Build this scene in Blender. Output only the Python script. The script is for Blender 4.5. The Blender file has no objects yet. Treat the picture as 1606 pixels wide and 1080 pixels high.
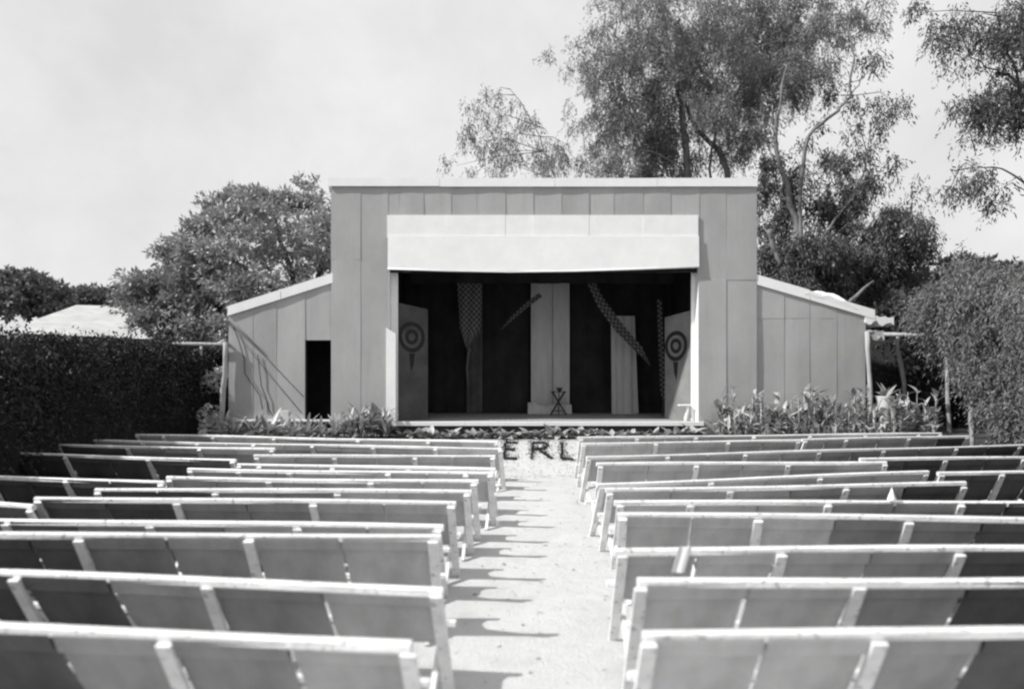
import bpy, math, random
import numpy as np
from mathutils import Vector, Matrix

# ------------------------------------------------------------------ camera, sky, sun, exposure
scene = bpy.context.scene
col = scene.collection
random.seed(7)
rng = np.random.default_rng(7)
F, CX, HY, CH = 1050.0, 803.0, 592.0, 2.14      # focal (px of the 1606 px print), centre, horizon row, eye height

cam_d = bpy.data.cameras.new('camera')
cam = bpy.data.objects.new('camera', cam_d)
col.objects.link(cam)
cam.location = (0, 0, CH)
cam.rotation_euler = (math.radians(90), 0, 0)
cam_d.sensor_width = 36.0
cam_d.lens = 36.0 * F / 1606.0
cam_d.shift_y = (HY - 540.0) / 1606.0
cam_d.clip_start = 0.1
cam_d.clip_end = 2000
cam_d.dof.use_dof = True
cam_d.dof.focus_distance = 15.5
cam_d.dof.aperture_fstop = 0.7
scene.camera = cam

SUN_DIR = Vector((0.70, 0.21, -0.66)).normalized()      # the way the light travels
world = bpy.data.worlds.new('World')
scene.world = world
world.use_nodes = True
wn, wl = world.node_tree.nodes, world.node_tree.links
bg = wn['Background']
sky = wn.new('ShaderNodeTexSky')
sky.sky_type = 'NISHITA'
sky.sun_disc = False
sky.sun_elevation = math.asin(-SUN_DIR.z)
sky.sun_rotation = math.atan2(-SUN_DIR.x, -SUN_DIR.y)
bw = wn.new('ShaderNodeRGBToBW')
mr = wn.new('ShaderNodeMapRange')                         # thin white haze evens the sky out
mr.inputs['From Min'].default_value = 0.0
mr.inputs['From Max'].default_value = 12.0
mr.inputs['To Min'].default_value = 5.15
mr.inputs['To Max'].default_value = 5.5
tc = wn.new('ShaderNodeTexCoord')
nz = wn.new('ShaderNodeTexNoise')
nz.inputs['Scale'].default_value = 4.0
nz.inputs['Detail'].default_value = 5
nz.inputs['Roughness'].default_value = 0.6
cr = wn.new('ShaderNodeMapRange')
cr.inputs['From Min'].default_value = 0.3
cr.inputs['From Max'].default_value = 0.7
cr.inputs['To Min'].default_value = 0.84
cr.inputs['To Max'].default_value = 1.03
mu = wn.new('ShaderNodeMath')
mu.operation = 'MULTIPLY'
wl.new(sky.outputs[0], bw.inputs[0])
wl.new(bw.outputs[0], mr.inputs['Value'])
wl.new(tc.outputs['Generated'], nz.inputs['Vector'])
wl.new(nz.outputs['Fac'], cr.inputs['Value'])
wl.new(mr.outputs[0], mu.inputs[0])
wl.new(cr.outputs[0], mu.inputs[1])
wl.new(mu.outputs[0], bg.inputs['Color'])
bg.inputs['Strength'].default_value = 0.1

sun_d = bpy.data.lights.new('sun', 'SUN')
sun_d.energy = 3.2
sun_d.angle = math.radians(1.3)
sun_d.color = (1.0, 0.995, 0.985)
sun = bpy.data.objects.new('sun', sun_d)
col.objects.link(sun)
sun.location = (-20, -6, 25)
sun.rotation_euler = SUN_DIR.to_track_quat('-Z', 'Y').to_euler()

scene.view_settings.view_transform = 'Standard'
scene.view_settings.look = 'None'
scene.view_settings.exposure = 0.72
scene.view_settings.gamma = 1.0
scene.view_settings.use_curve_mapping = False
scene.cycles.filter_width = 2.3          # an old soft lens
scene.cycles.max_bounces = 6
scene.cycles.diffuse_bounces = 4

# ------------------------------------------------------------------ helpers
def at(x, y, Y):
    """world point seen at print position (x, y) when it stands Y metres away"""
    return Vector(((x - CX) * Y / F, Y, CH + (HY - y) * Y / F))

def on_height(x, y, z):
    Y = F * (CH - z) / (y - HY)
    return Vector(((x - CX) * Y / F, Y, z))

def tag(o, label=None, cat=None, group=None, kind=None):
    if label: o['label'] = label
    if cat: o['category'] = cat
    if group: o['group'] = group
    if kind: o['kind'] = kind
    return o

def empty(name, loc, label=None, cat=None, group=None, rz=0.0):
    o = bpy.data.objects.new(name, None)
    o.empty_display_size = 0.2
    col.objects.link(o)
    o.location = loc
    o.rotation_euler = (0, 0, rz)
    o['_m'] = 0
    del o['_m']
    return tag(o, label, cat, group)

def link(name, me, mat=None, parent=None, loc=None):
    o = bpy.data.objects.new(name, me)
    col.objects.link(o)
    if mat is not None and not me.materials:
        me.materials.append(mat)
    if parent is not None:
        o.parent = parent
    if loc is not None:
        o.location = loc
    return o

def mesh_np(name, V, Fq, smooth=False):
    V = np.asarray(V, dtype=np.float32)
    Fq = np.asarray(Fq, dtype=np.int32)
    n, k = Fq.shape
    me = bpy.data.meshes.new(name)
    me.vertices.add(len(V)); me.vertices.foreach_set('co', V.ravel())
    me.loops.add(n * k); me.loops.foreach_set('vertex_index', Fq.ravel())
    me.polygons.add(n)
    me.polygons.foreach_set('loop_start', np.arange(0, n * k, k, dtype=np.int32))
    me.polygons.foreach_set('loop_total', np.full(n, k, dtype=np.int32))
    if smooth:
        me.polygons.foreach_set('use_smooth', np.ones(n, dtype=bool))
    me.update(calc_edges=True)
    return me

class MB:
    """collects boxes, tubes and sheets into one mesh"""
    def __init__(s):
        s.v = []; s.f = []; s.sm = []
    def add(s, V, Fa, smooth=False):
        b = len(s.v)
        s.v += [tuple(p) for p in V]
        s.f += [tuple(i + b for i in f) for f in Fa]
        s.sm += [smooth] * len(Fa)
        return s
    def box(s, x0, x1, y0, y1, z0, z1, bev=0.0):
        if bev <= 0:
            V = [(x, y, z) for z in (z0, z1) for y in (y0, y1) for x in (x0, x1)]
            return s.add(V, [(0, 2, 3, 1), (4, 5, 7, 6), (0, 1, 5, 4), (2, 6, 7, 3), (0, 4, 6, 2), (1, 3, 7, 5)])
        # bevelled along the longest axis
        d = (x1 - x0, y1 - y0, z1 - z0)
        a = d.index(max(d))
        lo = [x0, y0, z0]; hi = [x1, y1, z1]
        o = [i for i in range(3) if i != a]
        p, q = o
        sec = [(lo[p] + bev, lo[q]), (hi[p] - bev, lo[q]), (hi[p], lo[q] + bev), (hi[p], hi[q] - bev),
               (hi[p] - bev, hi[q]), (lo[p] + bev, hi[q]), (lo[p], hi[q] - bev), (lo[p], lo[q] + bev)]
        V = []
        for e in (lo[a], hi[a]):
            for c in sec:
                r = [0, 0, 0]; r[a] = e; r[p] = c[0]; r[q] = c[1]
                V.append(r)
        Fa = [(i, (i + 1) % 8, 8 + (i + 1) % 8, 8 + i) for i in range(8)] + [tuple(range(7, -1, -1)), tuple(range(8, 16))]
        return s.add(V, Fa)
    def beam(s, a, b, w, t, side=Vector((1, 0, 0))):
        """rectangular bar from a to b, w along side, t across"""
        a, b = Vector(a), Vector(b)
        d = (b - a).normalized()
        sx = (side - d * side.dot(d)).normalized()
        n = d.cross(sx)
        V = []
        for p in (a, b):
            for i, j in ((-1, -1), (1, -1), (1, 1), (-1, 1)):
                V.append(p + sx * (w / 2 * i) + n * (t / 2 * j))
        return s.add(V, [(0, 1, 5, 4), (1, 2, 6, 5), (2, 3, 7, 6), (3, 0, 4, 7), (3, 2, 1, 0), (4, 5, 6, 7)])
    def tube(s, pts, rad, n=8):
        pts = [Vector(p) for p in pts]
        if not hasattr(rad, '__len__'): rad = [rad] * len(pts)
        V = []; up = Vector((0.31, 0.17, 0.93))
        for i, p in enumerate(pts):
            d = (pts[min(i + 1, len(pts) - 1)] - pts[max(i - 1, 0)]).normalized()
            u = d.cross(up)
            if u.length < 1e-3: u = d.cross(Vector((1, 0, 0)))
            u.normalize(); w = d.cross(u)
            for k in range(n):
                a = 2 * math.pi * k / n
                V.append(p + (u * math.cos(a) + w * math.sin(a)) * rad[i])
        Fa = []
        for i in range(len(pts) - 1):
            for k in range(n):
                Fa.append((i * n + k, i * n + (k + 1) % n, (i + 1) * n + (k + 1) % n, (i + 1) * n + k))
        Fa.append(tuple(range(n - 1, -1, -1)))
        Fa.append(tuple(range((len(pts) - 1) * n, len(pts) * n)))
        return s.add(V, Fa, True)
    def lathe(s, prof, c=(0, 0, 0), n=20):
        V = []
        for r, z in prof:
            for k in range(n):
                a = 2 * math.pi * k / n
                V.append((c[0] + r * math.cos(a), c[1] + r * math.sin(a), c[2] + z))
        Fa = [(i * n + k, i * n + (k + 1) % n, (i + 1) * n + (k + 1) % n, (i + 1) * n + k)
              for i in range(len(prof) - 1) for k in range(n)]
        return s.add(V, Fa, True)
    def grid(s, P, smooth=True):
        """P: rows x cols of points"""
        r, c = len(P), len(P[0])
        V = [p for row in P for p in row]
        Fa = [(i * c + j, i * c + j + 1, (i + 1) * c + j + 1, (i + 1) * c + j) for i in range(r - 1) for j in range(c - 1)]
        return s.add(V, Fa, smooth)
    def mesh(s, name):
        me = bpy.data.meshes.new(name)
        me.from_pydata([tuple(v) for v in s.v], [], s.f)
        me.polygons.foreach_set('use_smooth', s.sm)
        me.update()
        return me
    def build(s, name, mat, parent=None, loc=None):
        return link(name, s.mesh(name), mat, parent, loc)

def solid(P, Q):
    """closed sheet between point grids P (front) and Q (back)"""
    m = MB()
    r, c = len(P), len(P[0])
    V = [p for row in P for p in row] + [p for row in Q for p in row]
    n = r * c
    f = []
    for i in range(r - 1):
        for j in range(c - 1):
            a = i * c + j
            f.append((a, a + 1, a + c + 1, a + c))
            f.append((n + a, n + a + c, n + a + c + 1, n + a + 1))
    m.add(V, f, True)
    rim = [(0, j) for j in range(c)] + [(i, c - 1) for i in range(1, r)] + [(r - 1, j) for j in range(c - 2, -1, -1)] + [(i, 0) for i in range(r - 2, 0, -1)]
    k = len(rim)
    m.add([P[i][j] for i, j in rim] + [Q[i][j] for i, j in rim], [((i + 1) % k, i, k + i, k + (i + 1) % k) for i in range(k)], False)
    return m

# ------------------------------------------------------------------ materials (all grey: the print is monochrome)
def material(name, v, rough=0.8, var=0.12, scale=6.0, stretch=(1, 1, 1), bump=0.0, bscale=40.0, rnd=0.0, spec=0.3,
             trans=0.0, coord='Object', island=0.0, detail=6.0, chips=0.0, streak=0.0):
    m = bpy.data.materials.new(name)
    m.use_nodes = True
    nt = m.node_tree; N = nt.nodes; L = nt.links
    b = N['Principled BSDF']
    b.inputs['Roughness'].default_value = rough
    b.inputs['Specular IOR Level'].default_value = spec
    t = N.new('ShaderNodeTexCoord')
    mp = N.new('ShaderNodeMapping')
    mp.inputs['Scale'].default_value = stretch
    L.new(t.outputs[coord], mp.inputs['Vector'])
    n = N.new('ShaderNodeTexNoise')
    n.inputs['Scale'].default_value = scale
    n.inputs['Detail'].default_value = detail
    n.inputs['Roughness'].default_value = 0.62
    L.new(mp.outputs[0], n.inputs['Vector'])
    r = N.new('ShaderNodeMapRange')
    r.inputs['From Min'].default_value = 0.28; r.inputs['From Max'].default_value = 0.72
    r.inputs['To Min'].default_value = v * (1 - var); r.inputs['To Max'].default_value = v * (1 + var)
    L.new(n.outputs['Fac'], r.inputs['Value'])
    out = r.outputs[0]
    def mul(sock, lo, hi, out):
        q = N.new('ShaderNodeMapRange')
        q.inputs['To Min'].default_value = lo; q.inputs['To Max'].default_value = hi
        L.new(sock, q.inputs['Value'])
        mm = N.new('ShaderNodeMath'); mm.operation = 'MULTIPLY'
        L.new(out, mm.inputs[0]); L.new(q.outputs[0], mm.inputs[1])
        return mm.outputs[0]
    if rnd:
        oi = N.new('ShaderNodeObjectInfo')
        out = mul(oi.outputs['Random'], 1 - rnd, 1 + rnd, out)
    if island:
        g = N.new('ShaderNodeNewGeometry')
        out = mul(g.outputs['Random Per Island'], 1 - island, 1 + island, out)
    if chips:
        c1 = N.new('ShaderNodeTexNoise'); c1.inputs['Scale'].default_value = 22; c1.inputs['Detail'].default_value = 4
        L.new(t.outputs[coord], c1.inputs['Vector'])
        q = N.new('ShaderNodeMapRange'); q.inputs['From Min'].default_value = .62; q.inputs['From Max'].default_value = .68
        q.inputs['To Min'].default_value = 1.0; q.inputs['To Max'].default_value = 1 - chips
        L.new(c1.outputs['Fac'], q.inputs['Value'])
        mm = N.new('ShaderNodeMath'); mm.operation = 'MULTIPLY'
        L.new(out, mm.inputs[0]); L.new(q.outputs[0], mm.inputs[1]); out = mm.outputs[0]
    if streak:
        m2 = N.new('ShaderNodeMapping'); m2.inputs['Scale'].default_value = (7, 7, .35)
        L.new(t.outputs[coord], m2.inputs['Vector'])
        c1 = N.new('ShaderNodeTexNoise'); c1.inputs['Scale'].default_value = 1.6; c1.inputs['Detail'].default_value = 5
        L.new(m2.outputs[0], c1.inputs['Vector'])
        q = N.new('ShaderNodeMapRange'); q.inputs['From Min'].default_value = .5; q.inputs['From Max'].default_value = .8
        q.inputs['To Min'].default_value = 1.0; q.inputs['To Max'].default_value = 1 - streak
        L.new(c1.outputs['Fac'], q.inputs['Value'])
        mm = N.new('ShaderNodeMath'); mm.operation = 'MULTIPLY'
        L.new(out, mm.inputs[0]); L.new(q.outputs[0], mm.inputs[1]); out = mm.outputs[0]
    L.new(out, b.inputs['Base Color'])
    if bump:
        bn = N.new('ShaderNodeTexNoise')
        bn.inputs['Scale'].default_value = bscale
        bn.inputs['Detail'].default_value = 5
        L.new(mp.outputs[0], bn.inputs['Vector'])
        bp = N.new('ShaderNodeBump')
        bp.inputs['Strength'].default_value = bump
        bp.inputs['Distance'].default_value = 0.02
        L.new(bn.outputs['Fac'], bp.inputs['Height'])
        L.new(bp.outputs[0], b.inputs['Normal'])
    if trans:
        ts = N.new('ShaderNodeBsdfTranslucent')
        L.new(out, ts.inputs['Color'])
        mx = N.new('ShaderNodeMixShader')
        mx.inputs[0].default_value = trans
        L.new(b.outputs[0], mx.inputs[1]); L.new(ts.outputs[0], mx.inputs[2])
        L.new(mx.outputs[0], N['Material Output'].inputs['Surface'])
    return m

M = {}
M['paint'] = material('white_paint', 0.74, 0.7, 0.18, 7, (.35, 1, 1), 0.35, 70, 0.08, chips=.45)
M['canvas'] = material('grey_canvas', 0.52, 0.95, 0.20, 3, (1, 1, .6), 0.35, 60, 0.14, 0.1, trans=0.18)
M['canvas_half_dim'] = material('half_dim_canvas', 0.36, 0.95, 0.22, 3, (1, 1, .6), 0.35, 60, 0.18, 0.1, trans=0.16)  # middle step of a light fall-off painted into the canvas
M['canvas_dim'] = material('dim_light_canvas', 0.13, 0.95, 0.25, 3, (1, 1, .6), 0.35, 60, 0.25, 0.1, trans=0.12)  # darkest step of that painted fall-off, also used on whole outer benches
M['sheet'] = material('painted_sheet_iron', 0.38, 0.6, 0.10, 1.3, (1, 1, 0.7), 0.15, 5, 0.08, streak=.07)
M['roof'] = material('roof_iron', 0.32, 0.6, 0.15, 3, (1, 1, 1), 0.1, 12)
M['white_cloth'] = material('white_cloth', 0.84, 0.9, 0.05, 2.5, (1, 1, 1), 0.05, 60)
M['white_board'] = material('whitewashed_board', 0.84, 0.75, 0.05, 3, (1, 1, 1), 0.1, 30)
M['stage_floor'] = material('stage_boards', 0.34, 0.7, 0.2, 8, (6, 0.5, 1), 0.1, 40)
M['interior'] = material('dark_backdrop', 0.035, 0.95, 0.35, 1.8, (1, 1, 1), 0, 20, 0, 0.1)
M['drape_dark'] = material('dark_drape', 0.032, 0.95, 0.4, 1.2, (1, 1, 0.8), 0, 20, 0.1, 0.1)
M['drape_pale'] = material('pale_drape', 0.5, 0.95, 0.14, 2.5, (2, 2, 0.4), 0.1, 30, 0.04, 0.1)
M['flat_pale'] = material('pale_painted_flat', 0.20, 0.9, 0.3, 1.4, (1, 1, 1), 0, 20, 0, 0.1)
M['flat_grey'] = material('painted_flat', 0.085, 0.9, 0.35, 1.4, (1, 1, 1), 0, 20, 0, 0.1)
M['dark_paint'] = material('dark_paint', 0.022, 0.8, 0.2, 8)
M['dark_wood'] = material('dark_timber', 0.05, 0.8, 0.3, 8, (1, 1, 0.3), 0.2, 30)
M['wood'] = material('weathered_pole', 0.36, 0.85, 0.25, 12, (1, 1, 0.25), 0.3, 30, 0.1)
M['bark'] = material('pale_bark', 0.17, 0.9, 0.5, 3, (1, 1, 0.4), 0.3, 20)
M['bark_dark'] = material('dark_bark', 0.07, 0.9, 0.4, 5, (1, 1, 0.4), 0.4, 20)
M['gum_leaf'] = material('gum_leaf', 0.2, 0.5, 0.25, 0.6, island=0.45, trans=0.35, spec=0.4)
M['gum_leaf_shade'] = material('shaded_gum_leaf', 0.10, 0.5, 0.3, 0.6, island=0.5, trans=0.2, spec=0.4)  # the gum leaf again, darkened to put shade into the right-hand crowns
M['mango_leaf'] = material('broad_leaf', 0.36, 0.65, 0.3, 0.7, island=0.4, trans=0.15, spec=0.25)
M['far_leaf'] = material('far_leaf', 0.15, 0.6, 0.3, 0.7, island=0.4, trans=0.15)
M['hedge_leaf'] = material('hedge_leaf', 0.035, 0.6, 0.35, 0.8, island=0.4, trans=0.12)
M['creeper_leaf'] = material('creeper_leaf', 0.20, 0.9, 0.3, 0.9, island=0.3, trans=0.3, spec=.1)
M['shed_roof'] = material('pale_shed_roof', 0.42, 0.9, 0.2, 1.2, (1, 3, 1), 0.1, 10)
M['core'] = material('inner_shade', 0.02, 0.95, 0.3, 3)  # near-black tone for the shade inside hedge, shrubs and creeper
M['lily_leaf'] = material('lily_leaf', 0.38, 0.4, 0.25, 4, rnd=0.45, trans=0.2, spec=0.5)
M['low_leaf'] = material('low_bedding_leaf', 0.36, 0.5, 0.25, 4, rnd=0.45, trans=0.2, spec=0.4)
M['letter'] = material('dark_bedding_plants', 0.035, 0.8, 0.4, 9, island=0.4)
M['clay'] = material('whitewashed_pot', 0.62, 0.8, 0.15, 8)
M['paper'] = material('paper', 0.78, 0.8, 0.04, 6)
M['pebble'] = material('pebbles', 0.33, 0.9, 0.3, 8, island=0.35)

def checker_mat():
    m = bpy.data.materials.new('checked_cloth'); m.use_nodes = True
    N, L = m.node_tree.nodes, m.node_tree.links
    b = N['Principled BSDF']; b.inputs['Roughness'].default_value = 0.95
    uv = N.new('ShaderNodeUVMap'); uv.uv_map = 'weave'
    c = N.new('ShaderNodeTexChecker'); c.inputs['Scale'].default_value = 1.0
    c.inputs['Color1'].default_value = (0.15, 0.15, 0.15, 1); c.inputs['Color2'].default_value = (0.035, 0.035, 0.035, 1)
    L.new(uv.outputs[0], c.inputs['Vector']); L.new(c.outputs['Color'], b.inputs['Base Color'])
    return m
M['check'] = checker_mat()

# ------------------------------------------------------------------ ground
def foot(X):      # plan line of the foot of the bank
    return 14.8 + 0.16 * max(0.0, abs(X - 0.5) - 3.0)
TOP_Y, TERR = 16.35, 0.62
def ground_z(X, Y):
    f = min(foot(X), 16.0)
    s = (Y - f) / (TOP_Y - f)
    s = min(1.0, max(0.0, s))
    s = s * s * (3 - 2 * s) * 0.35 + s * 0.65
    return TERR * s
gx = sorted(set([-700, -300, -120, -60, -35, -24] + list(np.round(np.arange(-18, 18.01, 0.3), 3)) + [24, 35, 60, 120, 300, 700]))
gy = sorted(set([-60, -20, -6] + list(np.round(np.arange(0, 14.4, 0.4), 3)) + list(np.round(np.arange(14.4, 18, 0.12), 3)) + [19, 22, 28, 40, 80, 200, 700]))
gv = []
for Y in gy:
    for X in gx:
        gv.append((X, Y, ground_z(X, Y)))
nx = len(gx)
gf = [(i * nx + j, i * nx + j + 1, (i + 1) * nx + j + 1, (i + 1) * nx + j) for i in range(len(gy) - 1) for j in range(nx - 1)]

def ground_mat():
    m = bpy.data.materials.new('sandy_ground_and_grass'); m.use_nodes = True
    N, L = m.node_tree.nodes, m.node_tree.links
    b = N['Principled BSDF']; b.inputs['Roughness'].default_value = 0.95; b.inputs['Specular IOR Level'].default_value = 0.1
    t = N.new('ShaderNodeTexCoord'); sx = N.new('ShaderNodeSeparateXYZ'); L.new(t.outputs['Object'], sx.inputs[0])
    def math_(op, a, bb):
        n = N.new('ShaderNodeMath'); n.operation = op
        for i, q in enumerate((a, bb)):
            if isinstance(q, (int, float)): n.inputs[i].default_value = q
            elif q is not None: L.new(q, n.inputs[i])
        return n.outputs[0]
    def noise(s, d=6):
        n = N.new('ShaderNodeTexNoise'); n.inputs['Scale'].default_value = s; n.inputs['Detail'].default_value = d
        n.inputs['Roughness'].default_value = 0.65
        L.new(t.outputs['Object'], n.inputs['Vector']); return n.outputs['Fac']
    def rng_(v, a, bb, c, d):
        r = N.new('ShaderNodeMapRange')
        for k, q in zip(('From Min', 'From Max', 'To Min', 'To Max'), (a, bb, c, d)): r.inputs[k].default_value = q
        L.new(v, r.inputs['Value']); return r.outputs[0]
    ax = math_('ABSOLUTE', math_('SUBTRACT', sx.outputs['X'], 0.55), None)
    edge = math_('ADD', ax, math_('MULTIPLY', math_('SUBTRACT', noise(0.9), 0.5), 1.6))
    aisle = rng_(edge, 2.2, 3.6, 1.0, 0.0)
    bank = rng_(sx.outputs['Y'], 14.2, 14.8, 0.0, 1.0)
    bank2 = rng_(sx.outputs['Y'], 16.2, 16.7, 1.0, 0.0)
    wide = rng_(edge, 4.5, 6.5, 1.0, 0.0)
    mask = math_('MULTIPLY', math_('MAXIMUM', aisle, math_('MULTIPLY', bank, wide)), bank2)
    sand = math_('MULTIPLY', rng_(noise(1.3), 0.3, 0.7, 0.54, 0.62), rng_(noise(42, 4), 0.3, 0.7, 0.92, 1.06))
    grass = math_('MULTIPLY', rng_(noise(1.7), 0.3, 0.7, 0.05, 0.11), rng_(noise(30, 4), 0.3, 0.7, 0.6, 1.35))
    scuff = rng_(noise(3.1, 8), 0.52, 0.72, 1.0, 0.86)
    sand = math_('MULTIPLY', sand, scuff)
    mx = N.new('ShaderNodeMix'); mx.data_type = 'FLOAT'
    L.new(mask, mx.inputs[0]); L.new(grass, mx.inputs[2]); L.new(sand, mx.inputs[3])
    L.new(mx.outputs[0], b.inputs['Base Color'])
    bp = N.new('ShaderNodeBump'); bp.inputs['Strength'].default_value = 0.6; bp.inputs['Distance'].default_value = 0.04
    L.new(math_('ADD', noise(55, 4), math_('MULTIPLY', noise(6), 1.0)), bp.inputs['Height'])
    L.new(bp.outputs[0], b.inputs['Normal'])
    return m
gme = mesh_np('ground', gv, gf, True)
tag(link('ground', gme, ground_mat()), kind='structure')

# ------------------------------------------------------------------ the theatre
YF = 17.5
def fx(x): return (x - CX) * YF / F
def fz(y): return CH + (HY - y) * YF / F
theatre = empty('open_air_theatre', (0.8, YF, TERR),
                'grey sheet-iron open-air stage house with white valance and two lean-to wings', 'theatre')
T0 = Vector(theatre.location)
def tpart(mb, name, mat):
    o = mb.build(name, M[mat] if isinstance(mat, str) else mat, theatre)
    o.matrix_parent_inverse = Matrix.Translation(-T0)
    return o

def wall_sheet(xa, xb, z0, za, zb, k, y=YF, z0b=None):
    """one flat iron sheet, slightly buckled, lapping its neighbour"""
    if z0b is None: z0b = z0
    off = 0.0
    xa -= 0.012; xb += 0.012
    ph = random.random() * 10
    nxs, nzs = 5, 9
    P, Q = [], []
    for i in range(nzs + 1):
        v = i / nzs
        r, q = [], []
        for j in range(nxs + 1):
            u = j / nxs
            X = xa + (xb - xa) * u
            lo = z0 + (z0b - z0) * u
            Z = lo + (za + (zb - za) * u - lo) * v
            e = math.sin(math.pi * u)
            d = 0.008 * e * math.sin(ph + 1.7 * Z + 1.3 * X) + 0.0015 * math.sin(ph * 3 + 7 * X)
            d -= 0.009 * u + 0.007 * (1 - v) * (k % 3 == 0)
            r.append((X, y - off - 0.006 + d, Z)); q.append((X, y - off + 0.002 + d, Z))
        P.append(r); Q.append(q)
    return tpart(solid(P, Q), 'wall_sheet', 'sheet')

ZT = fz(291)
k = 0
# left pier: upper and lower tiers
for a, b in ((520, 565), (565, 608)):
    wall_sheet(fx(a), fx(b), fz(407), ZT, ZT, k); wall_sheet(fx(a), fx(b), 0.62, fz(405), fz(405), k + 1); k += 1
# header over the valance
for a, b in ((608, 625), (625, 664), (664, 707), (707, 747), (747, 792), (792, 836), (836, 880), (880, 923), (923, 962), (962, 1008), (1008, 1051), (1051, 1096)):
    wall_sheet(fx(a), fx(b), fz(342), ZT, ZT, k); k += 1
# right pier
for a, b in ((1096, 1138), (1138, 1186)):
    wall_sheet(fx(a), fx(b), fz(439), ZT, ZT, k); wall_sheet(fx(a), fx(b), 0.62, fz(437), fz(437), k + 1); k += 1
# left wing, stepped back a touch
def slope(x, x0, y0, x1, y1): return fz(y0 + (y1 - y0) * (x - x0) / (x1 - x0))
lw = lambda x: slope(x, 358, 491, 522, 440)
YW = YF + 0.05
for a, b in ((358, 395), (395, 432), (432, 477)):
    wall_sheet(fx(a), fx(b), 0.62, lw(a), lw(b), k, YW); k += 1
wall_sheet(fx(477), fx(521), fz(533), lw(477), lw(521), k, YW); k += 1
rw = lambda x: slope(x, 1186, 441, 1358, 492)
for a, b in ((1185, 1230), (1230, 1270), (1270, 1313), (1313, 1358)):
    wall_sheet(fx(a), fx(b), 0.62, fz(497), fz(497), k, YW)
    zl = fz(499)
    wall_sheet(fx(a), fx(b), zl, max(rw(a), zl + .05), max(rw(b), zl + .05), k + 1, YW); k += 1
# side and rear walls
YB = 23.6
m = MB().box(fx(520) - 0.0, fx(520) + 0.05, YF + 0.04, YB, 0.6, ZT - 0.02); tpart(m, 'side_wall', 'sheet')
m = MB().box(fx(1186) - 0.05, fx(1186), YF + 0.04, YB, 0.6, ZT - 0.02); tpart(m, 'side_wall', 'sheet')
m = MB().box(fx(520), fx(1186), YB, YB + 0.05, 0.6, 5.6); tpart(m, 'rear_wall', 'sheet')
m = MB().box(fx(358), fx(358) + 0.05, YW + 0.03, YB - 1.5, 0.6, lw(358) - 0.05); tpart(m, 'side_wall', 'sheet')
m = MB().box(fx(1358) - 0.05, fx(1358), YW + 0.03, YB - 1.5, 0.6, rw(1358) - 0.05); tpart(m, 'side_wall', 'sheet')
for a, b in ((fx(358) + .05, fx(520)), (fx(1186), fx(1358) - .05)):
    tpart(MB().box(a, b, YB - 1.5, YB - 1.45, 0.6, 3.6), 'rear_wall', 'sheet')
# roofs
def roof(pa, pb, pc, pd, t=0.05):
    V = [Vector(p) for p in (pa, pb, pc, pd)]
    V += [p + Vector((0, 0, t)) for p in V]
    m = MB().add(V, [(3, 2, 1, 0), (4, 5, 6, 7), (0, 1, 5, 4), (1, 2, 6, 5), (2, 3, 7, 6), (3, 0, 4, 7)])
    return tpart(m, 'roof', 'roof')
xl, xr = fx(517), fx(1188)
roof((xl, YF + .02, ZT + .02), (xr, YF + .02, ZT + .02), (xr, YB + .2, 5.7), (xl, YB + .2, 5.7))
roof((fx(356), YW + .02, lw(356) - .02), (fx(519), YW + .02, lw(519) - .02), (fx(519), YB - 1.3, lw(519) - .02), (fx(356), YB - 1.3, lw(356) - .02))
roof((fx(1187), YW + .02, rw(1187) - .02), (fx(1372), YW + .02, rw(1372) - .02), (fx(1372), YB - 1.3, rw(1372) - .02), (fx(1187), YB - 1.3, rw(1187) - .02))
# white capping boards along the parapet
xs = [516, 690, 870, 1030, 1187]
for i in range(4):
    dz = random.uniform(-0.012, 0.012)
    tpart(MB().box(fx(xs[i]) + .004, fx(xs[i + 1]) - .004, YF - 0.07, YF - 0.02, fz(293) + dz, fz(280) + dz), 'capping_board', 'white_board')
    tpart(MB().box(fx(xs[i]) + .004, fx(xs[i + 1]) - .004, YF - 0.018, YF + 0.22, fz(281) + dz, fz(279) + dz), 'coping', 'white_board')
# sloping barge boards of the wings
def barge(x0, y0, x1, y1, h, y=YW - 0.06):
    a = Vector((fx(x0), y, fz(y0))); b = Vector((fx(x1), y, fz(y1)))
    m = MB()
    V = [a, b, b + Vector((0, 0, h)), a + Vector((0, 0, h))]
    V += [p + Vector((0, 0.05, 0)) for p in V]
    m.add(V, [(0, 1, 2, 3), (7, 6, 5, 4), (4, 5, 1, 0), (3, 2, 6, 7), (5, 6, 2, 1), (0, 3, 7, 4)])
    return tpart(m, 'barge_board', 'white_board')
barge(357, 495, 440, 469, 0.25); barge(441, 468.7, 522, 443, 0.25)
barge(1187, 446, 1270, 470, 0.26); barge(1271, 470.3, 1372, 500, 0.24)
# plinth and sill under the left wing
tpart(MB().box(fx(372), fx(527), YW - 0.12, YW - 0.03, fz(661), fz(657.5), 0.008), 'plinth_board', 'white_board')
# door opening: lining and dark room behind
dx0, dx1 = fx(477), fx(525)
tpart(MB().box(dx0 - 0.04, dx0 + 0.02, YW + .01, YW + 0.12, 0.9, fz(533)), 'door_jamb', 'dark_wood')
tpart(MB().box(dx0 + 0.021, dx1, YW + .01, YW + 0.12, fz(534), fz(530)), 'door_lintel', 'dark_wood')
tpart(MB().box(fx(359) + .06, fx(520) - .02, YW + .05, YB - 1.6, 0.93, 1.0), 'wing_floor', 'dark_wood')
tpart(MB().box(dx0 - 0.5, fx(520) - .03, YW + 1.9, YW + 1.94, 1.0, 3.6), 'partition', 'interior')

# proscenium opening
OX0, OX1, SZ = fx(609), fx(1097), fz(661)
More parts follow.
